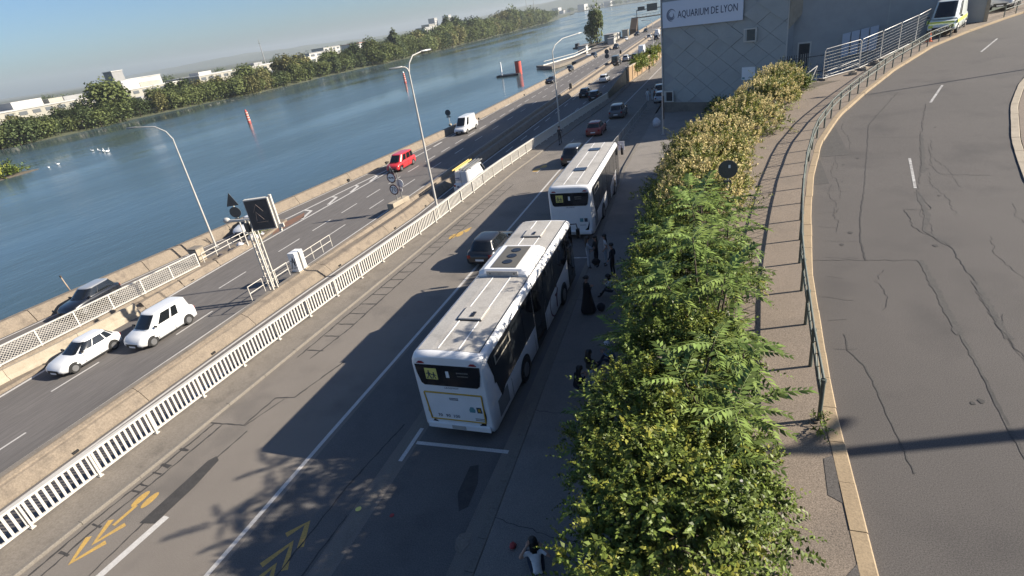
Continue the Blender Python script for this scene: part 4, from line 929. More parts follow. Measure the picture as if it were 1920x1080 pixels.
PW=paint('paint_white',(.64,.645,.65)); PB=paint('paint_black',(.016,.017,.02)); PR=paint('paint_red',(.55,.035,.04)); PG=paint('paint_grey',(.10,.105,.11)); PS=paint('paint_silver',(.42,.43,.44),.3,.4); PD=paint('paint_darkred',(.24,.05,.04),.4); PN=paint('paint_navy',(.008,.010,.016))
H=HZ+.004
car('white_hatchback','white hatchback driving towards the camera at the left edge behind the barrier','car',(-37.2,18.95,H),PI,'hatch',PW)
car('white_compact_van','white compact van with side window following the white hatchback','van',(-34.45,22.3,H),PI,'mpv',PW)
car('dark_car','dark car with a pale roof on the exit ramp behind the lattice fence','car',(-45.6,25.4,H),PI+.10,'suv',PN,PS)
car('white_car','white car behind the message sign on the exit ramp','car',(-44.2,41.6,H),PI+.12,'hatch',PW)
car('red_minivan','bright red minivan on the motorway beside the parapet','van',(-38.7,63.3,H),PI,'mini',PR)
wv=car('white_panel_van','tall white panel van driving towards the camera on the motorway','van',(-38.4,84.8,H),PI,'van',PW)
lv=car('ladder_van','white panel van with ladders on its roof seen from behind at the railing','van',(-24.2,53.0,H),0,'van',PW)
M['ladder_yellow']=mat('ladder_yellow',(.62,.46,.16),.6)
for sx,m_ in ((-.72,'ladder_yellow'),(.1,'grey_metal'),(.5,'grey_metal')):
    mb=MB(); w_=.16
    mb.box((sx-w_,-.6,2.60),(.06,4.4,.12)).box((sx+w_,-.6,2.60),(.06,4.4,.12))
    for k in range(12): mb.box((sx,-2.7+k*.38,2.6),(.30,.05,.04))
    mb.build('ladder',m_,lv)
MB().box((0,-1.9,2.53),(1.7,.06,.06)).box((0,.6,2.53),(1.7,.06,.06)).build('roof_rack','dark_metal',lv)
MB().box((-.4,-2.945,1.85),(.5,.01,.10)).box((-.35,-2.945,1.68),(.6,.01,.07)).box((-.45,-2.945,.95),(.25,.01,.2)).box((.35,-2.945,.9),(.25,.01,.25)).build('lettering',mat('letter_faded',(.15,.17,.26),.6),lv)
MB().box((1.04,-.6,1.45),(.012,.9,.25)).box((1.042,-.9,1.25),(.012,.5,.08)).build('side_lettering','letter_faded' if 'letter_faded' in M else 'text_dark',lv)
MB().box((0,-2.93,1.45),(.02,.02,2.0)).build('door_gap','black',lv)
car('black_hatchback','black car squeezed past the left side of the nearer bus','car',(-12.2,27.8,.004),-.02,'hatch',PB)
car('dark_suv','dark car beside the left side of the farther bus','car',(-11.9,48.6,zl(48.6)),0,'suv',PB)
car('small_red_car','faded dark red small car driving ahead of the farther bus','car',(-12.6,62.0,zl(62)),0,'hatch',PD)
car('grey_suv','dark grey car with lit tail lamps behind the red car','car',(-11.9,73.,zl(73)),0,'suv',PG)
for (x,y,hd,sty,pt,rf,lab,nm) in (
 (-23.9,110,0,'suv',PB,PB,'black car on the right carriageway behind the paired white roofed car','dark_car'),
 (-21.2,105.5,0,'suv',PB,PW,'black car with a white roof on the right carriageway','two_tone_car'),
 (-23.6,129,0,'suv',PW,PW,'white car on the right carriageway in front of the dark pair','white_suv'),
 (-26.2,162,0,'van',PB,PB,'black van on the far right carriageway near the median sign','black_van'),
 (-24.6,170,0,'suv',PS,PW,'silver car on the far right carriageway beside the black van','silver_car'),
 (-22.3,171,0,'suv',PB,PB,'dark car next to the far silver car','dark_car'),
 (-22.2,187,0,'van',PW,PW,'white van on the far right carriageway by the ochre wall','white_van'),
 (-38.1,138,PI,'hatch',PB,PB,'black car on the left carriageway nearest the third lamp','dark_car'),
 (-38.7,160,PI,'hatch',PB,PB,'dark car by the parapet above the lamp post','dark_car'),
 (-38.4,193,PI,'suv',PB,PB,'dark car by the parapet near the barge','dark_car'),
 (-35.2,219,PI,'suv',PB,PG,'dark car in the middle of the left carriageway near the poplar','dark_car'),
 (-37.2,258,PI,'hatch',PW,PW,'white car by the parapet under the boarding ramp','white_car'),
 (-35.6,283,PI,'suv',PB,PB,'far dark car below the gantry, left of the pair','dark_car'),
 (-33.6,300,PI,'suv',PB,PB,'far dark car below the gantry, right of the pair','dark_car'),
 (-26.5,249,0,'suv',PS,PS,'far silver car on the right carriageway','silver_car'),
 (-24.6,262,0,'van',PW,PW,'far white van ahead of the silver car','white_van'),
 (-22.9,240,0,'suv',PN,PN,'far navy car on the right carriageway','navy_car')):
    car(nm,lab,'van' if sty=='van' else 'car',(x,y,H),hd,sty,pt,rf,group='distant motorway traffic')
car('parked_car','pale parked car at the foot of the aquarium corner','car',(-7.6,83.5,zl(83.5)),.05,'hatch',PS)
car('parked_dark_car','dark parked car behind the pale car beside the building','car',(-8.3,90.5,zl(90)),.05,'suv',PB)
car('grey_parked_car','grey car parked on the footway behind the service van','car',(25.2,70.5,zu(70.5)+.13),PI-.5,'suv',PS)
M['hivis']=mat('hivis_green',(.55,.62,.10),.5)
sv=car('service_van','pale van with lime hazard markings parked behind the site fence','van',(18.1,61.2,zu(61)+.13),PI-.42,'van',paint('paint_pale',(.60,.64,.62)))
MB().box((0,2.9,1.0),(1.7,.02,.12)).build('front_bar','hivis',sv); 
for sx in (-1,1): MB().box((sx*1.032,.3,1.0),(.01,4.6,.28)).build('side_stripe','hivis',sv); MB().box((sx*.7,2.86,.7),(.3,.1,.2)).build('fog_panel','hivis',sv)

# ------------------------------------------------------------------ buses
def bus(name,label,loc,L,rz=0.,ac=True,ad=True):
    o=thing(name,label,'bus',loc,rz); W=1.275; HT=3.22
    def sec(y,w,zt,zb,r=.16):
        h=[(w-.05,zb),(w,zb+.10),(w,1.0),(w-.005,zt-.34),(w-.035,zt-.16),(w-.10,zt-.05),(w-.22,zt),(w*.45,zt+.03)]
        return [(x,y,z) for x,z in h]+[(-x,y,z) for x,z in h[::-1]]
    b=MB(); b.loft([sec(y,w,zt,zb) for y,w,zt,zb in ((.0,W-.10,HT-.12,.42),(.05,W-.03,HT-.04,.34),(.22,W,HT,.30),(3,W,HT,.28),(L-.5,W,HT,.28),(L-.12,W-.04,HT-.05,.30),(L,W-.14,HT-.16,.36))],0,True)
    body=b.build('body','bus_white',o)
    rp=MB(); rp.add([(x,y,z) for y in (.26,L-.35) for x,z in ((-W+.21,HT+.006),(-.57,HT+.038),(.57,HT+.038),(W-.21,HT+.006))],[(0,1,5,4),(1,2,6,5),(2,3,7,6)]); rp.build('roof_panel','bus_roof',o)
    for x in (-.36,.36): MB().box((x,L/2,HT+.046),(.03,L-.7,.016)).build('roof_seam','bus_white',o)
    MB().box((W-.20,L/2,HT+.012),(.02,L-.6,.03)).build('drip_rail','bus_black',o)
    def hatch(y,m,dark):
        if dark: MB().box((0,y,HT+.055),(.78,.72,.05),0,0,.015).build('roof_hatch','bus_black',o)
        else:
            h=MB().box((0,y,HT+.075),(.86,.86,.08),0,0,.02).build('roof_hatch','bus_roof',o)
            MB().box((-.45,y,HT+.05),(.05,.88,.03)).box((0,y-.45,HT+.05),(.9,.05,.03)).build('hatch_seal','bus_black',h); MB().box((.05,y-.15,HT+.125),(.12,.3,.05)).build('hatch_handle','bus_black',h)
    for y in ((2.55,L-2.0) if ac else (3.4,L-2.4)): hatch(y,None,not ac)
    if ac:
        y0=5.55; a=MB()
        a.loft([[(x,y,z) for x,z in ((-1.05*s,HT),(1.05*s,HT),(1.02*s,HT+.2*s2),(.78*s,HT+.30*s2),(-.78*s,HT+.30*s2),(-1.02*s,HT+.2*s2))] for y,s,s2 in ((y0,.97,.5),(y0+.12,1,1),(y0+2.5,1,1),(y0+2.75,.95,.35))],0,False); au=a.build('air_conditioner','bus_white',o)
        MB().box((-.02,y0+1.3,HT+.315),(1.05,2.1,.02)).build('grille',mat('grille_grey',(.10,.095,.085),.7),au)
        for k in range(3): MB().tube([(.0,y0+.75+k*.58,HT+.32),(.0,y0+.75+k*.58,HT+.345)],.20,16).build('fan','bus_black',au)
        MB().box((0,y0-.005,HT+.16),(1.3,.03,.2)).build('front_plate','bus_roof',au)
        for x in (-.5,.5): MB().tube([(x,y0-.03,HT+.16),(x,y0-.01,HT+.16)],.03,8).build('bolt','bus_black',au)
    # sides
    BM=['bus_black']
    for s in (1,-1):
        X=s*(W+.004)
        def pl(poly,m,nm,d=.006,par=o): return MB().plate([(X,y,z) for y,z in (poly if s<0 else poly[::-1])][::1],(s,0,0),d).build(nm,m,par)
        rd=(5.0,6.3); fd=(L-1.55,L-.30)
        if s>0:
            pl([(.28,2.92),(.95,1.12),(1.35,1.30),(4.5,1.42),(4.95,1.42),(4.95,2.98),(.6,2.98)],'bus_black','window_band')
            pl([(6.35,1.20),(7.3,1.42),(9.2,1.62),(L-1.6,1.78),(L-1.6,2.98),(6.35,2.98)],'bus_black','window_band')
            for d0,d1 in (rd,fd):
                dd=pl([(d0,.32),(d1,.32),(d1,2.98),(d0,2.98)],'bus_black','door',.012)
                for k in (0,1):
                    a_=d0+.06+k*(d1-d0)/2; b_=a_+(d1-d0)/2-.12
                    MB().plate([(X+.013,y,z) for y,z in ((a_,.55),(a_,2.8),(b_,2.8),(b_,.55))],(1,0,0),.004).build('door_glass','glass',dd)
        else:
            pl([(.28,2.92),(.95,1.2),(2,1.35),(L-1.2,1.5),(L-.25,1.2),(L-.25,2.98),(.6,2.98)],'bus_black','window_band')
        ws=[(.55,2.2),(2.3,3.6),(3.68,4.9),(6.45,8.0),(8.08,L-1.7)] if s>0 else [(.6,2.2),(2.3,3.9),(4,5.6),(5.7,7.3),(7.4,L-1.4)]
        for a_,b_ in ws:
            za=1.5 if a_>1 else 1.9
            MB().plate([(X+s*.0065,y,z) for y,z in (((a_,za),(a_,2.9),(b_,2.9),(b_,1.62 if a_<6 else 1.8)) if s>0 else ((b_,1.7),(b_,2.9),(a_,2.9),(a_,za)))],(s,0,0),.005).build('side_window','glass',o)
        if s>0: MB().box((X+.014,1.55,2.62),(.008,1.5,.36)).build('opening_pane',mat('pane_frame',(.28,.26,.22),.4),o); MB().box((X+.018,1.55,2.62),(.008,1.3,.24)).build('opening_glass','glass',o)
        # wheels
        for y in (3.35,L-2.65) if s>0 else (3.35,L-2.65):
            n=14; r=.58; pts=[(X,y+r*math.cos(PI*k/n),.50+r*math.sin(PI*k/n)) for k in range(n+1)]+[(X,y-r,.29),(X,y+r,.29)]
            MB().plate(pts if s<0 else pts[::-1],(s,0,0),.008).build('wheel_arch','black',o)
            t=MB(); t.tube([(s*(W-.25),y,.5),(s*(W-.22),y,.5),(s*(W+.0),y,.5),(s*(W+.03),y,.5)],[.44,.49,.49,.44],20); w=t.build('wheel','rubber',o); MB().tube([(s*(W+.02),y,.5),(s*(W+.045),y,.5)],[.30,.26],16).build('rim','rim',w)
        for (ya,yb,z0,z1,nm) in ((.55,1.5,.55,1.0,'engine_grille'),):
            MB().box((X,(ya+yb)/2,(z0+z1)/2+.1),(.01,yb-ya,z1-z0+.2)).build(nm,mat('grille_mid',(.20,.20,.20),.7),o)
        for y in (1.9,4.75,6.5,8.2): MB().box((X,y,.72),(.006,.012,.82)).build('panel_gap','black',o)
        # printed emblem on the white panel between the doors
        if s>0:
            em=MB(); n=18
            for i in range(n):
                a0=1.9+i*3.0/n; a1=1.9+(i+1)*3.0/n; w0=.02+.05*math.sin(PI*i/n); w1=.02+.05*math.sin(PI*(i+1)/n); c=(7.75,.98)
                f_=lambda a,r:(X+.002,c[0]-.62*r*math.cos(a)*-1,c[1]+.62*r*math.sin(a)*1.)
                em.add([f_(a0,1-w0),f_(a1,1-w1),f_(a1,1+w1),f_(a0,1+w0)],[(0,1,2,3)])
            em.build('emblem_arc','print_maroon',o)
            em=MB(); em.add([(X+.003,y,z) for y,z in ((8.05,.55),(8.2,.55),(8.28,1.0),(8.5,1.28),(8.42,1.36),(8.2,1.2),(7.95,1.22),(7.95,1.12),(8.1,1.08))],[tuple(range(9))]); n=10
            em.add([(X+.003,8.28+.09*math.cos(2*PI*k/n),1.5+.1*math.sin(2*PI*k/n)) for k in range(n)],[tuple(range(n))]); em.build('emblem_figure','print_maroon',o)
    # rear
    def rq(poly,m,nm,y=-.004,d=.008,par=o): return MB().plate([(x,y,z) for x,z in poly],(0,-1,0),d).build(nm,m,par)
    rwn=rq([(-.92,2.08),(.92,2.08),(1.02,2.16),(1.10,2.55),(1.12,2.86),(-1.12,2.86),(-1.10,2.55),(-1.02,2.16)],'bus_black','rear_window',.006,.03)
    sgn=rq([(-.80,2.32),(-.38,2.32),(-.38,2.74),(-.80,2.74)],'sign_yellow','school_pictogram',-.026,.008)
    k=MB()
    for (cx,cz,sc) in ((-.67,2.5,1.),(-.50,2.47,.8)):
        y=-.037
        def q(pts): k.plate([(cx+x*sc,y,cz+z*sc) for x,z in pts],(0,-1,0),.003)
        q([(-.03,.11),(.02,.10),(.03,.15),(-.01,.17)]); q([(-.03,-.02),(.035,-.02),(.03,.10),(-.03,.09)]); q([(.03,.07),(.11,.02),(.10,-.01),(.03,.03)]); q([(-.03,.07),(-.10,.05),(-.10,.02),(-.03,.03)]); q([(-.03,-.02),(.0,-.02),(-.06,-.16),(-.10,-.15)]); q([(.0,-.02),(.035,-.02),(.09,-.14),(.05,-.16)])
    k.build('children_figures','text_dark',sgn)
    rq([(-.08,2.42),(.04,2.42),(.03,2.66),(-.07,2.66)],'sign_white','sticker',-.026,.004)
    dd=MB(); 
    for i in range(9):
        dd.box((.32+i*.045,-.03,2.62),(.028,.004,.05)).box((.33+i*.043,-.03,2.50),(.026,.004,.04))
    dd.build('display_digits',mat('display_dim',(.22,.2,.17),.6),rwn)
    for x in (-.9,.9): MB().loft([[(x-.14,-.012,2.92),(x+.14,-.012,2.92),(x+.06,-.012,2.99),(x-.06,-.012,2.99)],[(x-.14,-.04,2.92),(x+.14,-.04,2.92),(x+.06,-.04,2.97),(x-.06,-.04,2.97)]],0,False).build('marker_lamp','red_lamp',o)
    tx=text_mesh('model_lettering','CROSSWAY',.095,'text_dark',o); tx.location=(0,.0,1.99); tx.rotation_euler=(PI/2,0,0)
    if ad:
        pn=rq([(-.92,.72),(.98,.72),(.98,1.78),(-1.0,1.78)],'bus_white','advert_panel',.004,.02)
        for a_,b_ in (((-.955,.72),(-1.02,1.79)),((-1.02,1.79),(1.0,1.79)),((1.0,1.79),(.985,.72)),((.985,.72),(-.955,.72))):
            MB().tube([(a_[0],-.02,a_[1]),(b_[0],-.02,b_[1])],.026,4).build('frame_bar','amber',pn)
        for x,s_ in ((-.62,'70'),(-.33,'90'),(-.03,'100')):
            t=text_mesh('speed_mark',s_,.17,'text_dark',pn); t.location=(x,-.021,.87); t.rotation_euler=(PI/2,0,0)
        bl=MB()
        for r_ in range(2):
            for i in range(7): bl.box((-.13+i*.045,-.019,1.60-r_*.055),(.032,.004,.036))
        bl.build('small_print','text_dark',pn); bl=MB()
        for r_ in range(2):
            for i in range(8): bl.box((.66+i*.04,-.019,.86-r_*.06),(.028,.004,.03))
        bl.build('small_print','text_dark',pn)
        rq([(.50,1.10),(.68,1.10),(.70,1.2),(.64,1.32),(.54,1.32),(.48,1.2)],'print_teal','round_emblem',-.017,.004,pn); rq([(.76,1.1),(.93,1.1),(.91,1.32),(.74,1.32)],'text_dark','square_emblem',-.017,.004,pn); rq([(.80,1.15),(.89,1.15),(.87,1.27),(.79,1.27)],'amber','square_emblem_mark',-.022,.004,pn)
    else:
        rq([(.50,1.10),(.70,1.10),(.70,1.32),(.50,1.32)],'print_teal','round_emblem',-.004,.006); rq([(.76,1.1),(.95,1.1),(.95,1.32),(.76,1.32)],'text_dark','square_emblem',-.004,.006); bl=MB()
        for i in range(8): bl.box((.5+i*.045,.0,.9),(.03,.012,.035))
        bl.build('small_print','text_dark',o)
    t=text_mesh('operator_lettering','PLANCHE',.10,'text_dark',o); t.location=(.05,.01,.64); t.rotation_euler=(PI/2,0,0)
    for s in (-1,1):
        MB().loft([[(s*(1.02+dx),y,z) for dx,y,z in p_] for p_ in ([(.0,.0,1.28),(.14,.04,1.28),(.14,.10,1.28)],[(-.02,-.01,1.0),(.14,.03,1.0),(.15,.12,1.0)],[(-.1,-.015,.75),(.10,.02,.75),(.14,.12,.75)],[(-.28,-.015,.58),(-.05,.0,.58),(.0,.1,.58)])][::s],0,False).build('tail_light','bus_black',o)
        MB().box((s*1.10,.03,.95),(.03,.05,.3)).build('red_lens','red_lamp',o)
    MB().box((0,.02,.45),(2.25,.16,.26),0,0,.04).build('bumper','bus_white',o); MB().box((0,-.065,.45),(.5,.01,.14)).build('number_plate','bus_roof',o)
    # front
    MB().plate([(-1.05,L+.004,1.0),(-1.1,L-.03,2.75),(1.1,L-.03,2.75),(1.05,L+.004,1.0)],(0,1,0),.02).build('windscreen','glass',o)
    for s in (-1,1):
        m_=MB(); m_.tube([(s*1.05,L-.1,2.95),(s*1.45,L+.12,2.9),(s*1.5,L+.15,2.6)],.03,6).box((s*1.5,L+.15,2.4),(.16,.14,.5),0,0,.03); m_.build('mirror','bus_black',o); MB().box((s*.85,L-.02,.75),(.35,.1,.2),0,0,.03).build('headlight','headlamp',o)
    return o
M['print_maroon']=mat('print_maroon',(.11,.025,.035),.6)
bus('bus','nearer white bus with roof air conditioner and amber framed rear panel',(-9.107+1.275,12.73,0),12.0)
bus('bus','farther white bus with two dark roof hatches parked ahead',(-7.93,29.95,0),10.8,.012,False,False)

# ================================================================== PEOPLE
def V3(*a): return Vector(a)
def pose_stand(arm_l=((.25,-.02,1.12),(.22,.10,.90)),arm_r=((-.25,-.02,1.12),(-.22,.10,.90)),step=.0,lean=0.):
    J=dict(pel=V3(0,0,.93),spi=V3(0,.0+lean*.3,1.12),che=V3(0,.01+lean*.7,1.32),nec=V3(0,lean,1.46),hb=V3(0,.015+lean,1.53),hd=V3(0,.03+lean,1.62))
    for s,n in ((1,'l'),(-1,'r')):
        J['hip'+n]=V3(s*.095,0,.88); J['kne'+n]=V3(s*.10,.03+s*step*.5,.48); J['ank'+n]=V3(s*.105,-.02+s*step,.07); J['toe'+n]=V3(s*.12,.13+s*step,.035)
        J['sho'+n]=V3(s*.165,.0+lean*.9,1.385); e,w=arm_l if s>0 else arm_r
        J['elb'+n]=V3(*e); J['wri'+n]=V3(*w)
    return J
def pose_sit(z=.10,fold=.34,arm_l=((.24,.16,.42),(.10,.36,.48)),arm_r=((-.24,.16,.42),(-.10,.36,.48)),lean=.12):
    J=dict(pel=V3(0,0,z),spi=V3(0,.03,z+.19),che=V3(0,.06+lean*.5,z+.40),nec=V3(0,.06+lean,z+.55),hb=V3(0,.09+lean,z+.61),hd=V3(0,.12+lean,z+.69))
    for s,n in ((1,'l'),(-1,'r')):
        J['hip'+n]=V3(s*.10,.03,z-.01); J['kne'+n]=V3(s*.16,.40,z+fold); J['ank'+n]=V3(s*.14,.60,.07-.0); J['toe'+n]=V3(s*.15,.75,.035)
        J['sho'+n]=V3(s*.165,.06+lean*.8,z+.475); e,w=arm_l if s>0 else arm_r
        J['elb'+n]=V3(*e)+V3(0,0,z-.10); J['wri'+n]=V3(*w)+V3(0,0,z-.10)
    return J
RADI=dict(pel=.135,spi=.115,che=.135,nec=.052,hb=.070,hd=.098,hip=.088,kne=.056,ank=.040,toe=.035,sho=.060,elb=.040,wri=.028)
CH=[('pel','spi'),('spi','che'),('che','nec'),('nec','hb'),('hb','hd')]
for n in 'lr': CH+=[('pel','hip'+n),('hip'+n,'kne'+n),('kne'+n,'ank'+n),('ank'+n,'toe'+n),('che','sho'+n),('sho'+n,'elb'+n),('elb'+n,'wri'+n)]
def person(label,loc,rz,J,top,legs,scale=1.,hair='long',sleeve=True,dress=False,shoes='black',group=None,hat=None,turn=0.):
    o=thing('person',label,'person',loc,rz,group)
    names=list(J.keys()); idx={n:i for i,n in enumerate(names)}
    me=bpy.data.meshes.new('sk'); me.from_pydata([J[n]*scale for n in names],[(idx[a],idx[b]) for a,b in CH],[])
    t=bpy.data.objects.new('sk',me); COL.objects.link(t)
    sk=t.modifiers.new('s','SKIN'); sk.branch_smoothing=.6; sk.use_smooth_shade=True; ss=t.modifiers.new('u','SUBSURF'); ss.levels=1
    for i,n in enumerate(names):
        r=RADI[n[:3] if n[:3] in RADI else n]*scale
        rx=ry=r
        if n in('pel','che','spi'): rx,ry=r*1.12,r*.80
        me.skin_vertices[0].data[i].radius=(rx,ry); me.skin_vertices[0].data[i].use_root=(n=='pel')
    dg=bpy.context.evaluated_depsgraph_get(); bm_=bpy.data.meshes.new_from_object(t.evaluated_get(dg)); bpy.data.objects.remove(t)
    bm_.name='body'; bm_.materials.clear()
    for m in (top,legs,'skin',shoes): bm_.materials.append(M[m])
    seg=[(J[a]*scale,J[b]*scale,a,b) for a,b in CH]
    for pgn in bm_.polygons:
        c=pgn.center; best=None
        for A,B,a,b in seg:
            d=B-A; tt=max(0,min(1,(c-A).dot(d)/max(d.length_squared,1e-9))); dist=(c-(A+d*tt)).length
            if best is None or dist<best[0]: best=(dist,a,b,tt)
        _,a,b,tt=best
        if b in('hb','hd') or (b=='nec' and tt>.7): k=2
        elif b[:3] in('elb',): k=0 if (sleeve or tt<.5) else 2
        elif b[:3]=='wri': k=0 if (sleeve and tt<.85) else 2
        elif b[:3]=='toe' or (b[:3]=='ank' and tt>.9): k=3
        elif b[:3] in('hip','kne','ank') or (b=='spi' and tt<.25): k=1
        else: k=0
        pgn.material_index=k
    # hands: palm with five fingers; face: nose, ears, eyes; joined to the body mesh
    ex=MB()
    for n,s in (('l',1),('r',-1)):
        w=J['wri'+n]; d=(w-J['elb'+n]).normalized(); u=d.cross(Vector((0,0,1))); u=u.normalized() if u.length>.1 else Vector((1,0,0)); v=u.cross(d)
        ex.tube([w-d*.01,w+d*.03,w+d*.085],[.024,.036,.034],6)
        for k,ln in enumerate((.07,.08,.075,.06)):
            p=w+d*.08+u*(-.03+k*.02); ex.tube([p,p+d*ln*.55+v*.006,p+d*ln+v*.028],[.0095,.009,.006],5)
        p=w+d*.03+u*.03*s; ex.tube([p,p+u*.03*s+d*.025,p+u*.04*s+d*.055],[.011,.010,.007],5)
    h=J['hd']; rot=Matrix.Rotation(turn,3,'Z')
    def hp(x,y,z): return h+rot@Vector((x,y,z))
    ex.tube([hp(0,.085,.0),hp(0,.115,-.03),hp(0,.09,-.045)],[.012,.02,.012],6)
    for s in (-1,1): ex.ellipsoid(hp(s*.092,0,-.015),(.014,.025,.035),6,4); ex.ellipsoid(hp(s*.035,.088,.012),(.012,.010,.009),6,4,1)
    ex.ellipsoid(hp(0,.088,-.062),(.026,.012,.010),6,4,2)
    exm=ex.mesh('ex',['skin','black','skin'])
    import bmesh
    bb=bmesh.new(); bb.from_mesh(bm_); n0=len(bb.faces)
    sc=Matrix.Scale(scale,4); exm.transform(sc); bb.from_mesh(exm); bb.faces.ensure_lookup_table()
    for f in bb.faces[n0:]: f.material_index=2 if f.material_index!=1 else 3; f.smooth=True
    bb.to_mesh(bm_); bb.free(); bpy.data.meshes.remove(exm)
    for pgn in bm_.polygons: pgn.use_smooth=True
    body=link('body',bm_,o)
    hm=MB(); H0=h*scale
    hm.ellipsoid((H0.x,H0.y-.012*scale,H0.z+.03*scale),(.112*scale,.125*scale,.112*scale),12,7,0,.42,1.)
    if hair=='long':
        bk=rot@Vector((0,-1,0)); sd=rot@Vector((1,0,0)); R=[]
        for z,wd,th,off in ((.06,.10,.05,.04),(-.05,.112,.06,.06),(-.18,.12,.055,.085),(-.32,.10,.045,.10),(-.44,.05,.02,.10)):
            c=H0+(bk*off+Vector((0,0,z)))*scale; R.append([c+(sd*(wd*math.cos(a))+bk*(th*math.sin(a)))*scale for a in [2*PI*k/10 for k in range(10)]])
        hm.loft(R,0,True)
    elif hair=='bun': hm.ellipsoid(H0+Vector((0,-.12,.05))*scale,(.05*scale,.05*scale,.05*scale),8,6)
    hm.build('hair',hat or 'hair',o)
    if dress:
        R=[]
        for z,wx,wy in ((1.38,.17,.10),(1.2,.19,.14),(.95,.19,.16),(.6,.25,.22),(.25,.32,.29),(.06,.35,.33)): R.append([(wx*math.cos(a)*scale*(1+.06*math.sin(5*a)),wy*math.sin(a)*scale*(1+.06*math.sin(5*a+1)),z*scale) for a in [2*PI*k/20 for k in range(20)]])
        MB().loft(R[::-1],0,True,False).build('coat',top,o)
    return o
for n,c in (('cl_denim',(.34,.40,.48)),('cl_jeans',(.42,.47,.54)),('cl_black',(.012,.012,.014)),('cl_white',(.72,.72,.72)),('cl_grey',(.45,.46,.49)),('cl_dark',(.03,.032,.04)),('cl_camo',(.055,.055,.042)),('cl_blue',(.16,.23,.36)),('cl_navy',(.02,.03,.055)),('cl_red',(.35,.05,.05)),('cl_light',(.62,.63,.68))): M[n]=mat(n,c,.85,col2=tuple(x*.75 for x in c),scale=8)
Z1=.125
person('long-haired woman in pale denim jacket and jeans between the two buses',(-6.15,25.75,Z1),-1.2,pose_stand(((.2,.12,1.15),(.08,.28,1.12)),((-.22,.1,1.12),(-.05,.27,1.06))),'cl_denim','cl_jeans')
person('person in black holding a bag in the middle of the standing group',(-5.75,25.95,Z1),2.3,pose_stand(((.24,.02,1.12),(.2,.16,.92)),((-.23,.08,1.1),(-.1,.24,1.0))),'cl_black','cl_black')
person('long-haired woman in white t-shirt and pale jeans at the right of the group',(-5.3,26.1,Z1),1.9,pose_stand(((.24,-.06,1.12),(.16,-.1,.96)),((-.24,-.04,1.12),(-.2,.1,.95))),'cl_white','cl_jeans',sleeve=False)
person('person in dark clothes standing at the hedge right of the group',(-4.75,24.9,Z1),1.2,pose_stand(),'cl_dark','cl_black',hair='short')
person('woman in a long black coat standing alone on the pavement',(-5.25,21.2,Z1),-1.0,pose_stand(((.2,.1,1.15),(.02,.2,1.17)),((-.2,.1,1.15),(-.02,.22,1.2))),'cl_black','cl_black',1.02,'bun',dress=True)
person('person in pale clothes sitting half hidden by the hedge behind the black coat',(-4.35,22.6,Z1),1.4,pose_sit(.36,.06),'cl_light','cl_dark')
person('long-haired woman in dark patterned top and pale grey trousers seen from behind',(-4.0,15.55,Z1),-.4,pose_stand(((.22,.1,1.12),(.1,.26,1.05)),((-.22,.1,1.12),(-.1,.26,1.05))),'cl_camo','cl_grey')
person('person in black crouching beside the woman in grey trousers',(-4.45,15.15,Z1),-.7,pose_sit(.42,.02),'cl_black','cl_navy')
person('person in blue sitting under the hedge with a stick across the knees',(-3.45,17.1,Z1),1.5,pose_sit(.30,.12),'cl_blue','cl_navy',hat='cl_light',hair='short')
person('dark-haired person in white t-shirt sitting with a hand on the head at the bottom edge',(-3.85,8.2,Z1),.45,pose_sit(.13,.36,((.34,.10,.46),(.18,.30,.60)),((-.36,.16,.55),(-.16,.24,.78)),.22),'cl_white','cl_navy',1.05,'long',False,turn=.2)
bg_=lump((0,0,.18),(.24,.15,.2),91).build('shoulder_bag','cl_black',None,(-5.72,25.6,Z1+.25)); tag(bg_,'black bag hanging at the middle of the standing group','bag')
bp_=lump((0,0,.2),(.2,.16,.22),92).build('rucksack','cl_dark',None,(-4.7,21.3,Z1)); tag(bp_,'dark rucksack on the ground beside the woman in black','rucksack')
tag(lump((0,0,.06),(.1,.12,.06),93).build('red_pouch','cl_red',None,(-4.75,8.9,Z1)),'small red pouch on the pavement beside the seated person','pouch')
sc_=thing('kick_scooter','dark kick scooter ridden past the railing','scooter',(-15.5,57.2,zl(57)),.05)
MB().box((0,0,.12),(.16,.9,.05)).build('deck','dark_metal',sc_); MB().tube([(0,.45,.1),(0,.38,1.1)],.025,6).tube([(-.22,.38,1.1),(.22,.38,1.1)],.02,6).build('handlebar','dark_metal',sc_)
for y in (-.45,.5): MB().tube([(-.03,y,.1),(.03,y,.1)],.1,12).build('wheel','rubber',sc_)
person('rider in dark clothes on the kick scooter',(-15.5,57.15,zl(57)+.145),.05,pose_stand(((.24,.15,1.15),(.18,.36,1.05)),((-.24,.15,1.15),(-.18,.36,1.05))),'cl_dark','cl_black',hair='short')
for k,(x,y,lab) in enumerate(((-9.5,84.5,'leftmost person in white work clothes by the building corner'),(-8.9,85.1,'middle person in white work clothes by the building corner'),(-8.4,85.6,'rightmost person in white work clothes by the building corner'))):
    person(lab,(x,y,zl(y)+.01),k*1.1,pose_stand(),'cl_white','cl_light',hair='short',group='people in white')
person('walker in dark clothes at the foot of the ochre wall',(-14.2,131,zl(131)+.01),0.,pose_stand(step=.1),'cl_dark','cl_dark',hair='short')
for (x,y,r,m,lab,nm) in ((-9.73,9.28,.09,'sign_yellow','small yellow disc lying on the road beside the bay','paper_disc'),(-8.59,9.27,.07,'cl_red','small red scrap lying in the bus bay','paper_scrap'),(-6.9,18.6,.06,'sign_white','white scrap of paper near the bus door','paper_scrap')):
    mb=MB(); n=9; mb.prism([(r*math.cos(2*PI*k/n)*random.uniform(.8,1.1),r*math.sin(2*PI*k/n)*random.uniform(.8,1.1)) for k in range(n)],.009,.02); tag(mb.build(nm,m,None,(x,y,0)),lab,'litter')

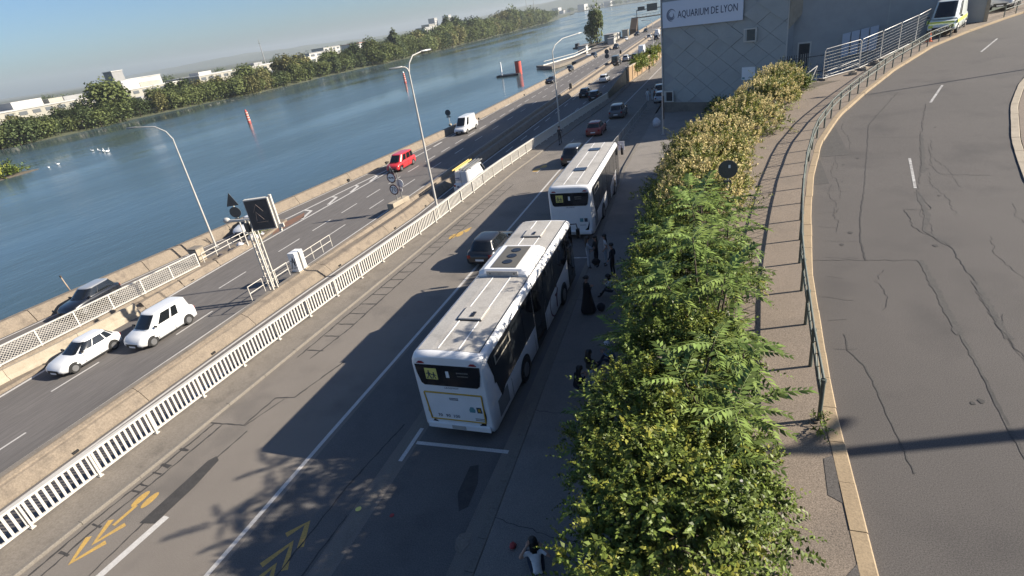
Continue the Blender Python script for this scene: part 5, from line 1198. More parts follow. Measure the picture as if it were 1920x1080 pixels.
# ================================================================== PLANTS
def kites(P,Dr,N,L,Wd,fold=.25):
    """kite-shaped leaves: base P, direction Dr, normal N, lengths L, widths Wd"""
    S=np.cross(Dr,N); S/= (np.linalg.norm(S,axis=1)[:,None]+1e-9)
    a=P; b=P+Dr*(L*.42)[:,None]+S*(Wd*.5)[:,None]+N*(Wd*fold)[:,None]; c=P+Dr*L[:,None]-N*(L*.12)[:,None]; d=P+Dr*(L*.42)[:,None]-S*(Wd*.5)[:,None]+N*(Wd*fold)[:,None]
    V=np.stack([a,b,c,d],1).reshape(-1,3); Q=np.arange(len(V)).reshape(-1,4)
    return V,Q
def unit(n,rng): v=rng.normal(size=(n,3)); return v/np.linalg.norm(v,axis=1)[:,None]
def shrub_leaves(c,r,n,size,rng,lumps=16,bias=.35,flat=.0):
    """leaves gathered in lumps over the surface and through the volume of an uneven crown"""
    c=np.array(c,float); r=np.array(r,float)
    u=unit(lumps,rng); u[:,2]=np.abs(u[:,2])*.9-.25*rng.random(lumps); lc=c+u*r*(.45+.4*rng.random((lumps,1))); lr=r.mean()*(.22+.32*rng.random(lumps))
    k=rng.integers(0,lumps,n); v=unit(n,rng); rad_=rng.random(n)**.33
    P=lc[k]+v*(lr[k]*rad_)[:,None]*np.array([1,1,.85])
    m=rng.random(n)<bias; q=unit(n,rng); P[m]=c+(q*r*(rng.random(n)**.4)[:,None])[m]
    O=P-c; O/=np.linalg.norm(O,axis=1)[:,None]+1e-9
    N=O*.55+np.array([.25,.05,.75])+rng.normal(size=(n,3))*.45; N/=np.linalg.norm(N,axis=1)[:,None]
    D_=np.cross(N,unit(n,rng)); D_/=np.linalg.norm(D_,axis=1)[:,None]+1e-9
    L=size*(.6+.8*rng.random(n))
    return P,D_,N,L
def sprig_leaves(c,r,n,size,rng,lumps=20,per=13):
    """leaves set alternately along short twigs that stand out of an uneven crown"""
    c=np.array(c,float); r=np.array(r,float); ns=max(4,n//per)
    u=unit(lumps,rng); u[:,2]=np.abs(u[:,2])*.95-.3*rng.random(lumps); lc=c+u*r*(.4+.5*rng.random((lumps,1))); lr=r.mean()*(.20+.34*rng.random(lumps))
    k=rng.integers(0,lumps,ns); v=unit(ns,rng); v[:,2]=np.abs(v[:,2])*1.1-.25
    B=lc[k]+v*(lr[k]*(rng.random(ns)**.45))[:,None]
    m=rng.random(ns)<.22; q=unit(ns,rng); B[m]=(c+q*r*(rng.random(ns)**.4)[:,None])[m]
    O=B-c; O/=np.linalg.norm(O,axis=1)[:,None]+1e-9
    A=O*.7+np.array([.1,0,.55])+rng.normal(size=(ns,3))*.45; A/=np.linalg.norm(A,axis=1)[:,None]
    Lt=size*(2.2+3.2*rng.random(ns)); long_=rng.random(ns)<.07; Lt[long_]*=1.8
    S=np.cross(A,unit(ns,rng)); S/=np.linalg.norm(S,axis=1)[:,None]+1e-9
    P=[];D_=[];N=[];L=[]
    for i in range(per):
        t=(i+.6)/per; sg=1 if i%2 else -1
        P.append(B+A*(Lt*t)[:,None]-np.array([0,0,1.])*(Lt*t*t*.25)[:,None])
        d=A*.55+S*sg*.8+rng.normal(size=(ns,3))*.22; d/=np.linalg.norm(d,axis=1)[:,None]
        nn=np.array([.15,0,.9])+O*.35+rng.normal(size=(ns,3))*.3; nn-=d*(nn*d).sum(1)[:,None]; nn/=np.linalg.norm(nn,axis=1)[:,None]+1e-9
        D_.append(d);N.append(nn);L.append(size*(1.15-.45*t)*(.75+.5*rng.random(ns)))
    tw=(rng.random(ns))
    return np.concatenate(P),np.concatenate(D_),np.concatenate(N),np.concatenate(L),np.tile(tw,per)
def stems(c,r,base,n,rng,rad_=.03):
    mb=MB()
    for k in range(n):
        e=np.array(c)+unit(1,rng)[0]*np.array(r)*.7; b=np.array(base)+rng.normal(size=3)*np.array([.15,.2,0]); m_=(b+e)/2+rng.normal(size=3)*.12
        mb.tube([b,m_,e],[rad_,rad_*.7,rad_*.3],5)
    return mb
def shrub(name,label,c,r,n,size,seed,mix=(('leaf_shrub',1.),),base=None,blossom=0,wratio=.55,cat='shrub',nst=9,lumps=18):
    rng=np.random.default_rng(seed); o=thing(name,label,cat,base or (c[0],c[1],max(c[2]-r[2]-.3,.1))); b=np.array(o.location)
    P,D_,N,L,tw=sprig_leaves(c,r,n,size,rng,lumps); V,Q=kites(P-b,D_,N,L,L*wratio)
    pr=np.array([w for _,w in mix]); idx=np.searchsorted(np.cumsum(pr/pr.sum()),np.clip(tw+rng.normal(size=len(tw))*.08,0,.999))
    link('foliage',np_mesh('foliage',V,Q,[m for m,_ in mix],idx),o)
    if blossom:
        u=unit(blossom,rng); u[:,2]=np.abs(u[:,2]); F_=np.array(c)+u*np.array(r)*(.86+.22*rng.random((blossom,1)))
        PP=[];DD=[];NN=[];LL=[]
        for f in F_:
            k=9; ax=np.array([.2,0,1])+rng.normal(size=3)*.35; ax/=np.linalg.norm(ax); s=rng.random(k)*.24
            PP.append(f+ax*s[:,None]+rng.normal(size=(k,3))*.025); d=unit(k,rng); DD.append(d); nn=np.cross(d,unit(k,rng)); NN.append(nn/(np.linalg.norm(nn,axis=1)[:,None]+1e-9)); LL.append(.07+.05*rng.random(k))
        PP=np.concatenate(PP);LL=np.concatenate(LL); V,Q=kites(PP-b,np.concatenate(DD),np.concatenate(NN),LL,LL*.75); link('blossom',np_mesh('blossom',V,Q,'blossom'),o)
    st=stems(np.array(c)-b,r,(0,0,0),nst,rng); st.build('stems','bark',o)
    return o
# pinnate fronds
def frond_mesh(seed,Lf):
    rng=np.random.default_rng(seed); n=10; P=[];D_=[];N=[];L=[];pts=[]
    for i in range(n+1):
        t=i/n; pts.append((0,Lf*t,Lf*(.16*t-.34*t*t)))
    for i in range(2,n+1):
        t=i/n; p=np.array(pts[i])
        for s in (-1,1):
            ang=1.15-.45*t; d=np.array([s*math.sin(ang+rng.normal()*.06),math.cos(ang),-.18+rng.normal()*.08]); d/=np.linalg.norm(d)
            nn=np.array([s*.15+rng.normal()*.12,rng.normal()*.12,1.]); nn-=d*nn.dot(d); nn/=np.linalg.norm(nn)
            P.append(p);D_.append(d);N.append(nn);L.append(Lf*.25*(1-.5*abs(t-.45))*rng.uniform(.9,1.1))
    P.append(np.array(pts[-1]));D_.append(np.array([0,.9,-.4]));N.append(np.array([0,.4,.9]));L.append(Lf*.13)
    L=np.array(L); V,Q=kites(np.array(P),np.array(D_),np.array(N),L,L*.36,.15)
    r=MB(); r.tube(pts[::2]+[pts[-1]],[.011*Lf]*len(pts[::2]+[pts[-1]]),3); rv=np.array(r.v); rq=np.array([f for f in r.f if len(f)==4])
    return np.concatenate([V,rv]),np.concatenate([Q,rq+len(V)])
FR=[frond_mesh(s,1.) for s in range(4)]
FRM=[np_mesh('frond',v,q,'leaf_frond') for v,q in FR]
def ailanthus(label,base,tops,seed,flen=.9,extra=5,sep=14):
    rng=np.random.default_rng(seed); o=thing('ailanthus_sapling',label,'sapling',base); mb=MB(); Vs=[];Qs=[];off=0; cnt=0
    for tp in tops:
        b=Vector((0,0,0)); e=Vector(tp)-Vector(base); m_=(b+e)/2+Vector(rng.normal(size=3)*.12); mb.tube([b,m_,e],[.045,.032,.014],6)
        k=extra+8
        for i in range(k):
            if i<9: p=e+Vector((0,0,-.03*i)); az=i*2.4+rng.normal()*.3; el=.38-.055*i+rng.normal()*.15
            else: s=rng.uniform(.25,.9); p=m_.lerp(e,s); az=rng.uniform(0,2*PI); el=rng.uniform(-.2,.3)
            L=flen*rng.uniform(.75,1.2)*(.8 if i>8 else 1); R=Matrix.Rotation(az,4,'Z')@Matrix.Rotation(el,4,'X')
            T=Matrix.Translation(p)@R@Matrix.Scale(L,4); j=int(rng.integers(0,4))
            if i<9 and cnt<sep*len(tops) and rng.random()<.9:
                f=link('frond',FRM[j],o); f.matrix_local=T; cnt+=1
            else:
                A=np.array(T); v,q=FR[j]; Vs.append(v@A[:3,:3].T+A[:3,3]); Qs.append(q+off); off+=len(v)
    mb.build('stem','bark',o)
    if Vs: link('inner_foliage',np_mesh('inner_foliage',np.concatenate(Vs),np.concatenate(Qs),'leaf_frond'),o)
    return o
ailanthus('ailanthus sapling with wide feathery fronds leaning over the near footway',(.2,9.,4.1),[(.35,8.2,5.8),(.75,9.1,5.3),(.0,9.4,6.3),(-.5,8.6,6.0),(.55,10.1,5.7),(.2,7.4,5.5)],1)
ailanthus('ailanthus sapling in the middle of the hedge above the crouching pair',(-.2,12.2,4.1),[(.2,11.6,6.6),(-.5,12.4,7.2),(.3,12.8,6.0),(-1.0,11.5,6.4),(-.2,13.4,6.7),(.45,11.6,5.3),(-1.3,12.9,6.1)],2)
ailanthus('tall ailanthus sapling reaching over the guard fence shadow near the lone woman',(-.3,15.6,4.1),[(.3,15.,6.4),(-.4,16.2,7.0),(.45,16.6,5.6),(-1.2,15.2,6.2),(-.6,14.6,7.2),(.35,14.2,5.6),(-1.5,16.6,5.6)],3)
ailanthus('ailanthus sapling with fronds round the round sign back',(-.5,19.2,4.1),[(.1,18.6,5.9),(-.9,19.2,6.2),(-.4,20.1,5.9),(-1.7,18.6,5.2),(.5,19.4,5.3)],4)
ailanthus('ailanthus sapling hanging down the wall side behind the long-haired woman',(-1.9,12.8,.2),[(-2.0,12.,4.8),(-1.7,13.6,5.2),(-2.3,13.,4.2),(-1.4,12.6,5.8)],5)
ailanthus('slim ailanthus sapling on the pavement side at the bottom of the picture',(-1.9,8.8,.2),[(-2.0,8.4,4.6),(-2.1,9.6,4.2),(-1.6,9.,5.2)],6)
ailanthus('ailanthus sapling beside the farther end of the bus shadow',(-2.,17.6,.2),[(-2.2,17.2,4.4),(-1.8,18.4,4.8),(-2.4,18.6,3.8)],8)
GL_=(('leaf_shrub',.84),('leaf_lime',.16)); DK=(('leaf_shrub',.95),('leaf_lime',.05)); KN=(('leaf_knot',.8),('leaf_lime',.2))
shrub('privet_shrub','bright lime green shrub at the bottom edge beside the seated person',(-.75,6.3,5.0),(1.45,1.9,1.4),21375,0.095,11,GL_)
shrub('privet_shrub','glossy green shrub hanging over the pavement at lower centre',(-1.25,8.5,4.5),(1.3,1.7,1.7),21375,0.091,12,GL_)
shrub('privet_shrub','dark glossy shrub under the ailanthus fronds above the crouching pair',(-.9,10.8,4.7),(1.4,1.6,1.6),20187,0.095,13,DK)
shrub('privet_shrub','small shrub at the foot of the near footway fronds',(.3,7.2,4.7),(.9,1.6,.8),9975,0.091,14,DK)
shrub('leafy_shrub','dense dark shrub on the wall side level with the bus rear door',(-1.5,14.6,4.2),(1.2,1.9,1.9),15200,0.089,15,DK)
shrub('leafy_shrub','shrub on the footway side in the middle of the hedge',(-.1,15.,4.9),(1.1,2.2,.9),9880,0.089,16,GL_)
shrub('leafy_shrub','dark shrub on the wall side level with the woman in black',(-1.7,18.6,3.9),(1.2,2.2,1.9),15200,0.089,17,DK)
shrub('leafy_shrub','shaded shrub on the wall side opposite the standing group',(-1.9,22.8,3.5),(1.2,2.4,1.9),14250,0.092,18,DK)
shrub('knotweed','cream flowering knotweed just beyond the round sign back',(-.5,22.6,4.8),(1.8,2.9,1.2),12750,0.104,21,KN,blossom=300,cat='knotweed')
shrub('knotweed','widest cream flowering knotweed halfway along the hedge',(-.6,27.,4.7),(2.0,3.4,1.2),12750,0.112,22,KN,blossom=371,cat='knotweed')
shrub('knotweed','cream flowering knotweed where the hedge starts to bend',(.0,31.6,4.7),(2.1,3.4,1.2),12000,0.112,23,KN,blossom=343,cat='knotweed')
shrub('knotweed','pale flowering knotweed on the bend of the hedge',(1.4,36.,4.9),(2.0,3.4,1.2),10500,0.120,24,KN,blossom=300,cat='knotweed')
shrub('knotweed','pale flowering knotweed next to last before the site fence',(2.8,40.4,5.2),(1.9,3.2,1.2),10500,0.120,25,KN,blossom=300,cat='knotweed')
shrub('knotweed','farthest flowering knotweed in front of the building notice board',(3.8,44.4,5.5),(1.6,2.6,1.2),9000,0.128,26,KN,blossom=214,cat='knotweed')
shrub('leafy_shrub','green shrub on the shaded side of the hedge opposite the farther bus',(-1.9,27.5,3.2),(1.4,2.8,1.9),14250,0.104,27,KN)
shrub('leafy_shrub','green shrub on the shaded side near the plaza corner',(-1.6,33.2,2.9),(1.5,2.8,2.),13300,0.111,28,KN)
shrub('leafy_shrub','green shrub spilling down to the plaza below the bend',(-.3,38.2,3.0),(1.5,2.6,2.),12350,0.118,29,KN)
shrub('leafy_shrub','green shrub beside the plaza under the farthest knotweed',(1.6,42.6,3.2),(1.5,2.6,2.),11400,0.118,30,KN)
shrub('leafy_shrub','low bush at the foot of the leaning barrier',(5.2,44.2,zu(44)+.45),(.8,1.1,.6),3420,0.111,31,DK)
shrub('leafy_shrub','dark bush against the plinth of the aquarium wall',(.4,66.8,zl(66)+.8),(1.6,1.6,1.1),4940,0.148,32,DK)
shrub('weed_tuft','small weed tuft at the foot of the first fence post',(1.95,9.85,4.22),(.22,.3,.1),160,.07,33,DK,nst=3)
shrub('weed_tuft','green weeds growing on the gore island behind the sign post',(-41.4,39.8,-2.7),(.9,.9,.5),900,.16,34,DK,nst=4)
shrub('ivy','ivy hanging over the ochre wall',(-15.9,128,zl(128)+1.9),(.5,8,1.2),3500,.35,35,GL_,cat='ivy')
shrub('ivy','ivy at the far end of the ochre wall',(-15.2,150,zl(150)+2.2),(.6,10,1.5),3500,.4,36,GL_,cat='ivy')

# ================================================================== FAR BANK, RIVER, PIER
def crown_mesh(seed,kind,n=2000):
    rng=np.random.default_rng(seed)
    if kind=='poplar': c,r,l=(0,0,.5),(.15,.15,.48),16
    elif kind=='round': c,r,l=(0,0,.5),(.44,.44,.48),20
    elif kind=='bush': c,r,l=(0,0,.42),(.6,.6,.5),18
    else: c,r,l=(0,0,.5),(.32,.32,.49),18
    P,D_,N,L=shrub_leaves(c,r,n,.07,rng,l,.3); V,Q=kites(P,D_,N,L,L*.8)
    V[:,2]=np.maximum(V[:,2],.0)
    return V,Q
CR=[]
for k,(kind,m_) in enumerate((('round','tree_a'),('round','tree_b'),('tall','tree_a'),('tall','tree_c'),('bush','tree_a'),('bush','tree_b'),('poplar','tree_c'),('round','tree_c'),('bush','tree_c'))):
    V,Q=crown_mesh(100+k,kind); CR.append(np_mesh('crown',V,Q,m_))
TRK=MB().tube([(0,0,0),(0,0,.25),(0,0,.6)],[.022,.017,.006],6).tube([(0,0,.28),(.1,.02,.5)],[.010,.004],4).tube([(0,0,.32),(-.09,.04,.52)],[.010,.004],4).mesh('trunk','bark')
def tree(name,label,loc,h,k,w=1.,group=None,rz=0.):
    o=thing(name,label,'tree',loc,rz,group); c=link('crown',CR[k],o); c.scale=(h*w,h*w,h); t=link('trunk',TRK,o); t.scale=(h,h,h); return o
rr=random.Random(5)
KIND=['round green','round olive','upright green','upright dark','bushy green','bushy olive','slender dark','round dark','bushy dark']
def zone(y): return ['at the left edge of the far bank','below the long warehouse','below the second warehouse','past the warehouses','behind the double-armed lamp','left of the tower blocks','right of the tower blocks','near the end of the wooded bank'][int(np.searchsorted([150,250,330,420,520,640,850],y))]

y=60.
n=0
while y<1260 and n<235:
    dist=math.hypot(bank(y),y)
    h=rr.uniform(.78,1.2)*float(np.interp(y,[60,250,420,620,900],[10.5,11.5,15,19,22]))
    k=rr.choice((0,1,4,5,7,8,0,4,8) if y<330 else (0,1,2,3,7,2,3,0,4))
    x=bank(y)+4*math.sin(y*.045)+2*math.sin(y*.13)-rr.uniform(.5,4)
    tree('bank_tree','%s tree at the water line %s'%(KIND[k],zone(y)),(x,y,-8.0),h,k,rr.uniform(.85,1.15),'trees along the far bank',rr.uniform(0,6.3)); n+=1
    if y>250 or rr.random()<.6:
        k2=rr.choice((0,1,2,3,7)); tree('bank_tree','%s tree in the second row %s'%(KIND[k2],zone(y)),(x-rr.uniform(9,16),y+rr.uniform(-3,3),-6.8),h*rr.uniform(1.05,1.35) if y>300 else h*rr.uniform(.9,1.2),k2,1.,'trees along the far bank',rr.uniform(0,6.3)); n+=1
    y+=rr.uniform(4.5,7.5) if y<330 else (rr.uniform(6.5,11) if y<760 else rr.uniform(11,18))
for (x,y,h,k,lab) in ((-300,222,23,0,'tall spreading tree rising over the warehouse at the left of the far bank'),(-286,505,27,6,'slender dark poplar left of the two tower blocks'),(-292,640,33,6,'tall dark poplar beside the pale tower blocks'),(-310,930,38,2,'tall light tree near the end of the wooded bank'),(-318,1000,30,6,'dark poplar near the end of the wooded bank'),(-300,700,24,3,'dark broad tree right of the tall poplar'),(-306,760,26,1,'olive tree right of the dark broad tree')):
    tree('landmark_tree',lab,(x,y,-7),h,k)
rest=[]
V0,Q0=crown_mesh(300,'round',420); Vs=[];Qs=[];off=0
rng=np.random.default_rng(9)
for i in range(230):
    yy=rng.uniform(700,1500) if i<120 else rng.uniform(250,1500); xx=(bank(yy)-rng.uniform(3,26)) if i<120 else bank(yy)-rng.uniform(60,420); h=rng.uniform(11,19)*(1.25 if yy>900 else 1)
    Vs.append(V0*np.array([h*1.1,h*1.1,h])+np.array([xx,yy,-7])); Qs.append(Q0+off); off+=len(V0)
for i in range(420):
    yy=rng.uniform(2650,4200); xx=rng.uniform(-2200,-250); h=rng.uniform(12,24); Vs.append(V0[::1]*np.array([h*1.6,h*1.6,h])+np.array([xx,yy,-7])); Qs.append(Q0+off); off+=len(V0)
o=link('distant_woods',np_mesh('distant_woods',np.concatenate(Vs),np.concatenate(Qs),'tree_c')); tag(o,'hazy mass of distant trees behind the far bank','woods',kind='stuff')
# buildings behind the far bank
M['bld_white']=mat('far_white',(.46,.45,.43),.8,col2=(.34,.335,.32),scale=.1); M['bld_cream']=mat('far_cream',(.34,.32,.27),.8,col2=(.25,.24,.21),scale=.1); M['bld_grey']=mat('far_grey',(.26,.26,.26),.8,col2=(.2,.2,.2),scale=.1); M['bld_roof']=mat('far_roof_red',(.30,.10,.07),.8); M['far_pane']=mat('far_pane',(.10,.11,.12),.3)
def block(name,label,x,y,w,d,h,wall_m,roof_m,rz=0.,win=0,z=-6.3,floors=1,group=None,boxes=()):
    o=thing(name,label,'building',(x,y,z),rz,group); MB().box((0,0,h/2),(w,d,h)).build('wall',wall_m,o); r=MB().box((0,0,h+.3),(w+.8,d+.8,.6)).build('roof',roof_m,o)
    if win:
        g_=MB().box((0,0,0),(.2,d/win*.6,h/floors*.45)).mesh('window','far_pane')
        for f in range(floors):
            for k in range(win): link('window',g_,o,(w/2+.06,-d/2+d/win*(k+.5),h/floors*(f+.55)))
    for (bx,by,bw,bd,bh,bm_) in boxes: MB().box((bx,by,h+.6+bh/2),(bw,bd,bh)).build('roof_block',bm_,r)
    return o
block('long_warehouse','long pale warehouse with rooftop boxes behind the left riverside trees',-356,232,36,150,11.5,'bld_cream','bld_white',.03,22,floors=3,boxes=((4,-62,10,14,2.2,'bld_white'),(0,-40,10,10,2.4,'bld_grey'),(2,-20,12,16,3.4,'bld_white'),(4,-5,9,8,2.2,'bld_cream'),(0,8,10,12,2.,'bld_grey'),(2,28,10,12,2.6,'bld_grey'),(4,42,14,12,5.2,'bld_white'),(4,58,10,16,2.4,'bld_cream')))
block('long_warehouse','second long white warehouse with a yellow end behind the trees',-358,388,30,130,12.2,'bld_cream','bld_white',.02,18,floors=3,boxes=((2,-50,9,12,2.,'bld_white'),(0,10,8,10,2.,'bld_grey')))
block('warehouse_annex','small white building half hidden by trees below the warehouse',-318,262,10,22,7,'bld_white','bld_white',0,5,floors=2)
block('silo','leaning grey silo tower on the skyline behind the warehouse',-430,330,9,9,24,'bld_grey','bld_white')
block('far_mill','pale mill building right of the grey silo',-470,372,20,46,17,'bld_white','bld_white')
for k,(x,y,w,d,h,m_,rm,lab) in enumerate(((-420,560,22,44,14,'bld_white','bld_grey','white shed on the skyline in the centre of the far bank'),(-460,640,18,34,17,'bld_white','bld_grey','tall white shed right of the centre shed'),(-520,800,26,40,16,'bld_white','bld_roof','white block with a red roof on the skyline'),(-712,1480,18,18,44,'bld_white','bld_white','left of the two pale tower blocks on the skyline'),(-680,1500,18,18,46,'bld_white','bld_white','right of the two pale tower blocks on the skyline'),(-640,1300,20,30,30,'bld_cream','bld_grey','cream apartment block left of the tower blocks'),(-560,1120,20,40,24,'bld_white','bld_grey','white apartment block before the towers'),(-420,1150,40,60,9,'bld_cream','bld_roof','low red roofed hall behind the end of the bank'))):
    block('skyline_building',lab,x,y,w,d,h,m_,rm,0,4,floors=max(2,int(h/4)))
for k in range(40):
    yy=rr.uniform(2680,3600); xx=rr.uniform(-1500,-300); block('hillside_house','small pale house scattered on the far shore below the hills',xx,yy,rr.uniform(14,30),rr.uniform(12,26),rr.uniform(7,15),rr.choice(('bld_white','bld_cream')),rr.choice(('bld_roof','bld_grey')),rr.uniform(0,3),0,-6.4,1,'houses on the far shore')
for k,(x,y,w,h,lab) in enumerate(((-700,2750,60,26,'left large white block at the far waterside'),(-590,2800,80,24,'wide white block at the far waterside'),(-480,2830,50,20,'right small white block at the far waterside'))): block('waterside_block',lab,x,y,w,30,h,'bld_white','bld_grey',1.57,6,floors=3)
for k,(x,y,h,lab) in enumerate(((-440,505,34,'thin lattice mast on the skyline at centre left'),(-330,1080,52,'left of two thin masts behind the wooded bank'),(-325,1110,52,'right of two thin masts behind the wooded bank'))):
    o=thing('skyline_mast',lab,'mast',(x,y,-6)); MB().tube([(0,0,0),(0,0,h)],[.8,.3],5).build('shaft','grey_metal',o); MB().box((0,0,h*.9),(2.4,.4,.4)).build('crossbar','grey_metal',o)
# river things
def beacon(label,x,y,h):
    o=thing('river_beacon',label,'beacon',(x,y,WZ-1)); MB().tube([(0,0,0),(0,0,h+1)],[.62,.42],12).build('shaft',mat('beacon_red',(.45,.07,.05),.6,col2=(.30,.06,.045),scale=1.5),o)
    for k in range(4): MB().tube([(0,0,1.8+k*h*.21),(0,0,1.8+k*h*.21+.35)],[.64-.04*k,.62-.04*k],12).build('band',mat('beacon_band',(.60,.42,.36),.6),o)
    MB().tube([(0,0,h+1),(0,0,h+1.7)],[.38,.1],10).build('cap','sign_white' if h>4.2 else 'beacon_red',o)
M['beacon_red']=mat('beacon_red',(.45,.07,.05)); 
beacon('red banded river beacon in mid stream at centre left',-155.5,161.5,3.9); beacon('red river beacon with white tip behind the double-armed lamp',-136,242,4.4)
pp=thing('leaning_stake','leaning rusty stake standing in the river behind the parapet','stake',(-58,31.5,WZ-1)); MB().tube([(0,0,0),(-1.6,.3,5.)],[.1,.05],6).build('shaft',mat('rust_pale',(.36,.27,.20),.9),pp); MB().box((-1.6,.3,5.),(.16,.1,.2)).build('tip','rust_pale' if 'rust_pale' in M else 'bark',pp)
il=MB(); il.loft([[(-188+dx*math.cos(a)*s,96+14*math.sin(a)*s,z) for a in [2*PI*k/16 for k in range(16)]] for dx,s,z in ((3.2,1.,-8.6),(3.,.95,-7.9),(2.4,.7,-7.6))],0,True); struct(il.build('islet','soil'))
shrub('reed_bed','green reeds covering the small islet at the left edge',(-188,96,-7.5),(2.6,12,.8),1500,.8,77,GL_,cat='reeds',nst=3)
for k,(x,y,s,lab) in enumerate(((-182,127,1.,'white bird at the head of the string of birds on the river'),(-186,128.5,.9,'second white bird of the string on the river'),(-190,130,.8,'third white bird of the string on the river'),(-196,132,.6,'last small white bird of the string on the river'),(-184.6,112.8,.6,'white bird near the islet'),(-182.8,108.9,.5,'small white bird closest to the islet'))):
    o=thing('water_bird',lab,'bird',(x,y,WZ+.1),k*.7); mb=MB(); mb.loft([[(.0+r*math.cos(a),yy,zz+r*.8*math.sin(a)) for a in [2*PI*i/8 for i in range(8)]] for yy,r,zz in ((-.8,.05,.45),(-.5,.32,.3),(.1,.42,.25),(.5,.25,.35),(.6,.1,.7),(.62,.09,1.0),(.72,.12,1.1),(.9,.03,1.05))],0,True); b_=mb.build('body','sign_white',o); b_.scale=(s,s,s)
# pier, dolphin, boats, poplar, gantry on the near bank
dl=thing('mooring_dolphin','red mooring cylinder at the river end of the pontoon','dolphin',(-73,219,WZ-1)); MB().tube([(0,0,0),(0,0,5.8)],1.25,16).build('cylinder','beacon_red',dl); MB().tube([(0,0,5.8),(0,0,5.9)],1.3,16).build('rim','dark_metal',dl)
MB().box((-3.5,-2,1.3),(9,4,.8)).build('float','dark_metal',dl); MB().tube([(-6,-3,1.6),(-6,-3,6.4)],[.35,.25],8).build('white_post','sign_white',dl)
pt=thing('pontoon','long grey mooring pontoon with a gangway in front of the parapet','pontoon',(0,0,WZ))
MB().prism([(-70,233),(-60.5,222),(-58.5,226),(-52,262),(-51.5,300),(-56,300),(-57,262),(-63,232)],.1,1.2).build('deck','concrete_grey',pt); MB().tube([(-66,229,1.3),(-57,246,2.),(-54.5,268,2.6)],.35,4).tube([(-66,231,2.6),(-57,248,3.),(-55,268,3.6)],.12,4).build('gangway','white_metal',pt); MB().prism([(-50.5,213),(-48.8,213),(-46.,262),(-47.5,262)],.1,2.6).build('dark_barge_side','dark_metal',pt)
cbn=thing('pontoon_cabin','small white cabin with a dark frame on the pontoon','cabin',(-57,264,WZ+1.1)); MB().box((0,0,1.7),(3.6,4,3.4)).build('walls','bld_white',cbn); MB().box((-2.6,1,3.4),(1.4,3,2.4)).build('frame','dark_metal',cbn); MB().box((0,0,3.5),(4.2,4.6,.25)).build('roof','bld_grey',cbn)
bh=thing('houseboat','moored houseboat with pale cabins below the poplar','boat',(-52.5,318,WZ)); MB().loft([[(-3*s,yy,0),(3*s,yy,0),(3.3*s,yy,2.2),(-3.3*s,yy,2.2)] for yy,s in ((-19,.4),(-14,1),(14,1),(19,.5))],0,False).build('hull','dark_metal',bh); MB().box((0,-6,3.8),(4.6,12,3.2)).build('cabin','bld_cream',bh); MB().box((0,8,3.6),(4.4,9,2.8)).build('cabin','bld_white',bh)
for yy in (-10,-7,-4,-1,5,8,11): MB().box((2.36,yy,4.),(.1,1.5,1.2)).build('window','far_pane',bh)
MB().box((0,-6,5.55),(5.4,13,.2)).build('awning','bld_grey',bh)
mbt=thing('motor_boat','small white boat moored behind the parapet','boat',(-48.5,236,WZ)); MB().loft([[(-1.2*s,yy,.0),(1.2*s,yy,.0),(1.5*s,yy,1.3),(-1.5*s,yy,1.3)] for yy,s in ((-4,.9),(0,1),(3,.8),(5,.1))],0,True).build('hull','bld_white',mbt); MB().box((0,-.5,2.),(2,3,1.5)).build('wheelhouse','sign_white',mbt); MB().box((0,.95,2.2),(1.7,.12,.7)).build('window','far_pane',mbt)
tree('poplar','tall poplar beside the moored houseboat',(-63.0,330,-7.6),21.5,2,.55); tree('poplar','slim lower tree at the left of the tall poplar',(-66.5,331,-7.6),13,2,.75); struct(MB().prism([(-75,322),(-56,322),(-54,345),(-73,345)],-9,-7.4).build('tree_spit','soil'))
rp_=thing('boarding_ramp','dark sloping boarding ramp with a footbridge over the bank','ramp',(0,0,-3.3)); MB().loft([[(-45,336,-3),(-41.5,336,-3),(-41.5,336,6.),(-45,336,6.)],[(-45.5,331,-3),(-42,331,-3),(-42,331,.6),(-45.5,331,.6)]],0,False).build('ramp_body',mat('rust_dark',(.10,.07,.05),.9),rp_); MB().box((-28,338,5.6),(32,3,.5)).build('bridge_deck','concrete_grey',rp_)
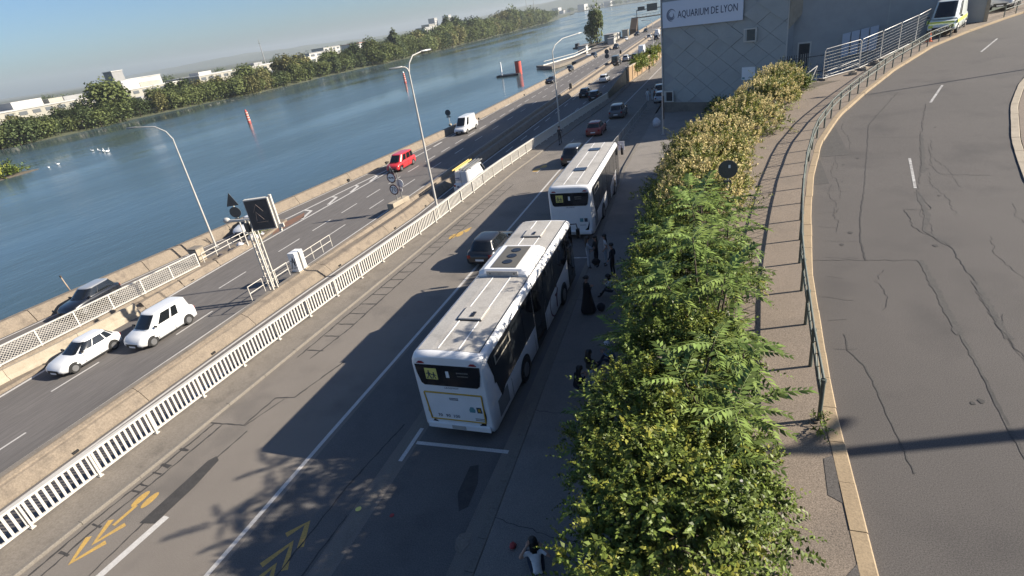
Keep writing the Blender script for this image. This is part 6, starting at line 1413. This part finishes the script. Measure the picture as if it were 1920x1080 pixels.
for k in range(17): MB().box((-43+k*2,336.6,6.4),(.12,.12,1.2)).build('railing_post','grey_metal',rp_)
MB().box((-28,336.6,7.),(32,.12,.12)).build('handrail','grey_metal',rp_)
gn=thing('sign_gantry','motorway sign gantry with dark sign backs over the far carriageway','gantry',(0,352,HZ)); MB().box((-44,0,4.6),(.5,.5,9.2)).build('leg','grey_metal',gn); MB().box((-20.5,0,4.6),(.5,.5,9.2)).build('leg','grey_metal',gn); MB().box((-32,0,9.),(24,.6,.5)).build('beam','grey_metal',gn)
for x,w,h in ((-41.5,3.8,2.),(-35.6,5.6,3.6),(-23,2.6,2.4)): MB().box((x,-.5,9.6),(w,.15,h)).build('sign_panel','sign_back',gn)

# clutter on the moored houseboats
for k,(x,y,w,d,h,m_,lab) in enumerate(((-49.5,296,3.,5,2.6,'bld_white','small white hut on the quay before the houseboat'),(-50.5,304,2.4,3,3.2,'bld_grey','grey hut on the quay beside the houseboat bow'),(-47.5,330,3,5,4.,'bld_cream','cream hut below the boarding ramp'))):
    o=thing('quay_hut',lab,'hut',(x,y,WZ+1.6)); MB().box((0,0,h/2),(w,d,h)).build('walls',m_,o); MB().box((0,0,h+.1),(w+.5,d+.5,.2)).build('roof','bld_grey',o); MB().box((w/2+.02,0,h*.5),(.05,1.,h*.5)).build('window','far_pane',o)
struct(MB().prism([(-58,285),(-45.5,285),(-43,340),(-58,340)],-9,WZ+1.6).build('quay','concrete_grey'))
# ------------------------------------------------------------------ haze
hz=MB(); hz.box((-1600,2400,55),(8000,8800,134)); hm=bpy.data.materials.new('haze_air'); hm.use_nodes=True; t=hm.node_tree; t.nodes.clear()
ou=t.nodes.new('ShaderNodeOutputMaterial'); pv=t.nodes.new('ShaderNodeVolumePrincipled'); pv.inputs['Color'].default_value=(.80,.87,.95,1); pv.inputs['Density'].default_value=.00011; pv.inputs['Anisotropy'].default_value=.2
t.links.new(pv.outputs[0],ou.inputs['Volume']); o=hz.build('haze',hm); tag(o,'pale summer haze over the river','haze',kind='stuff')
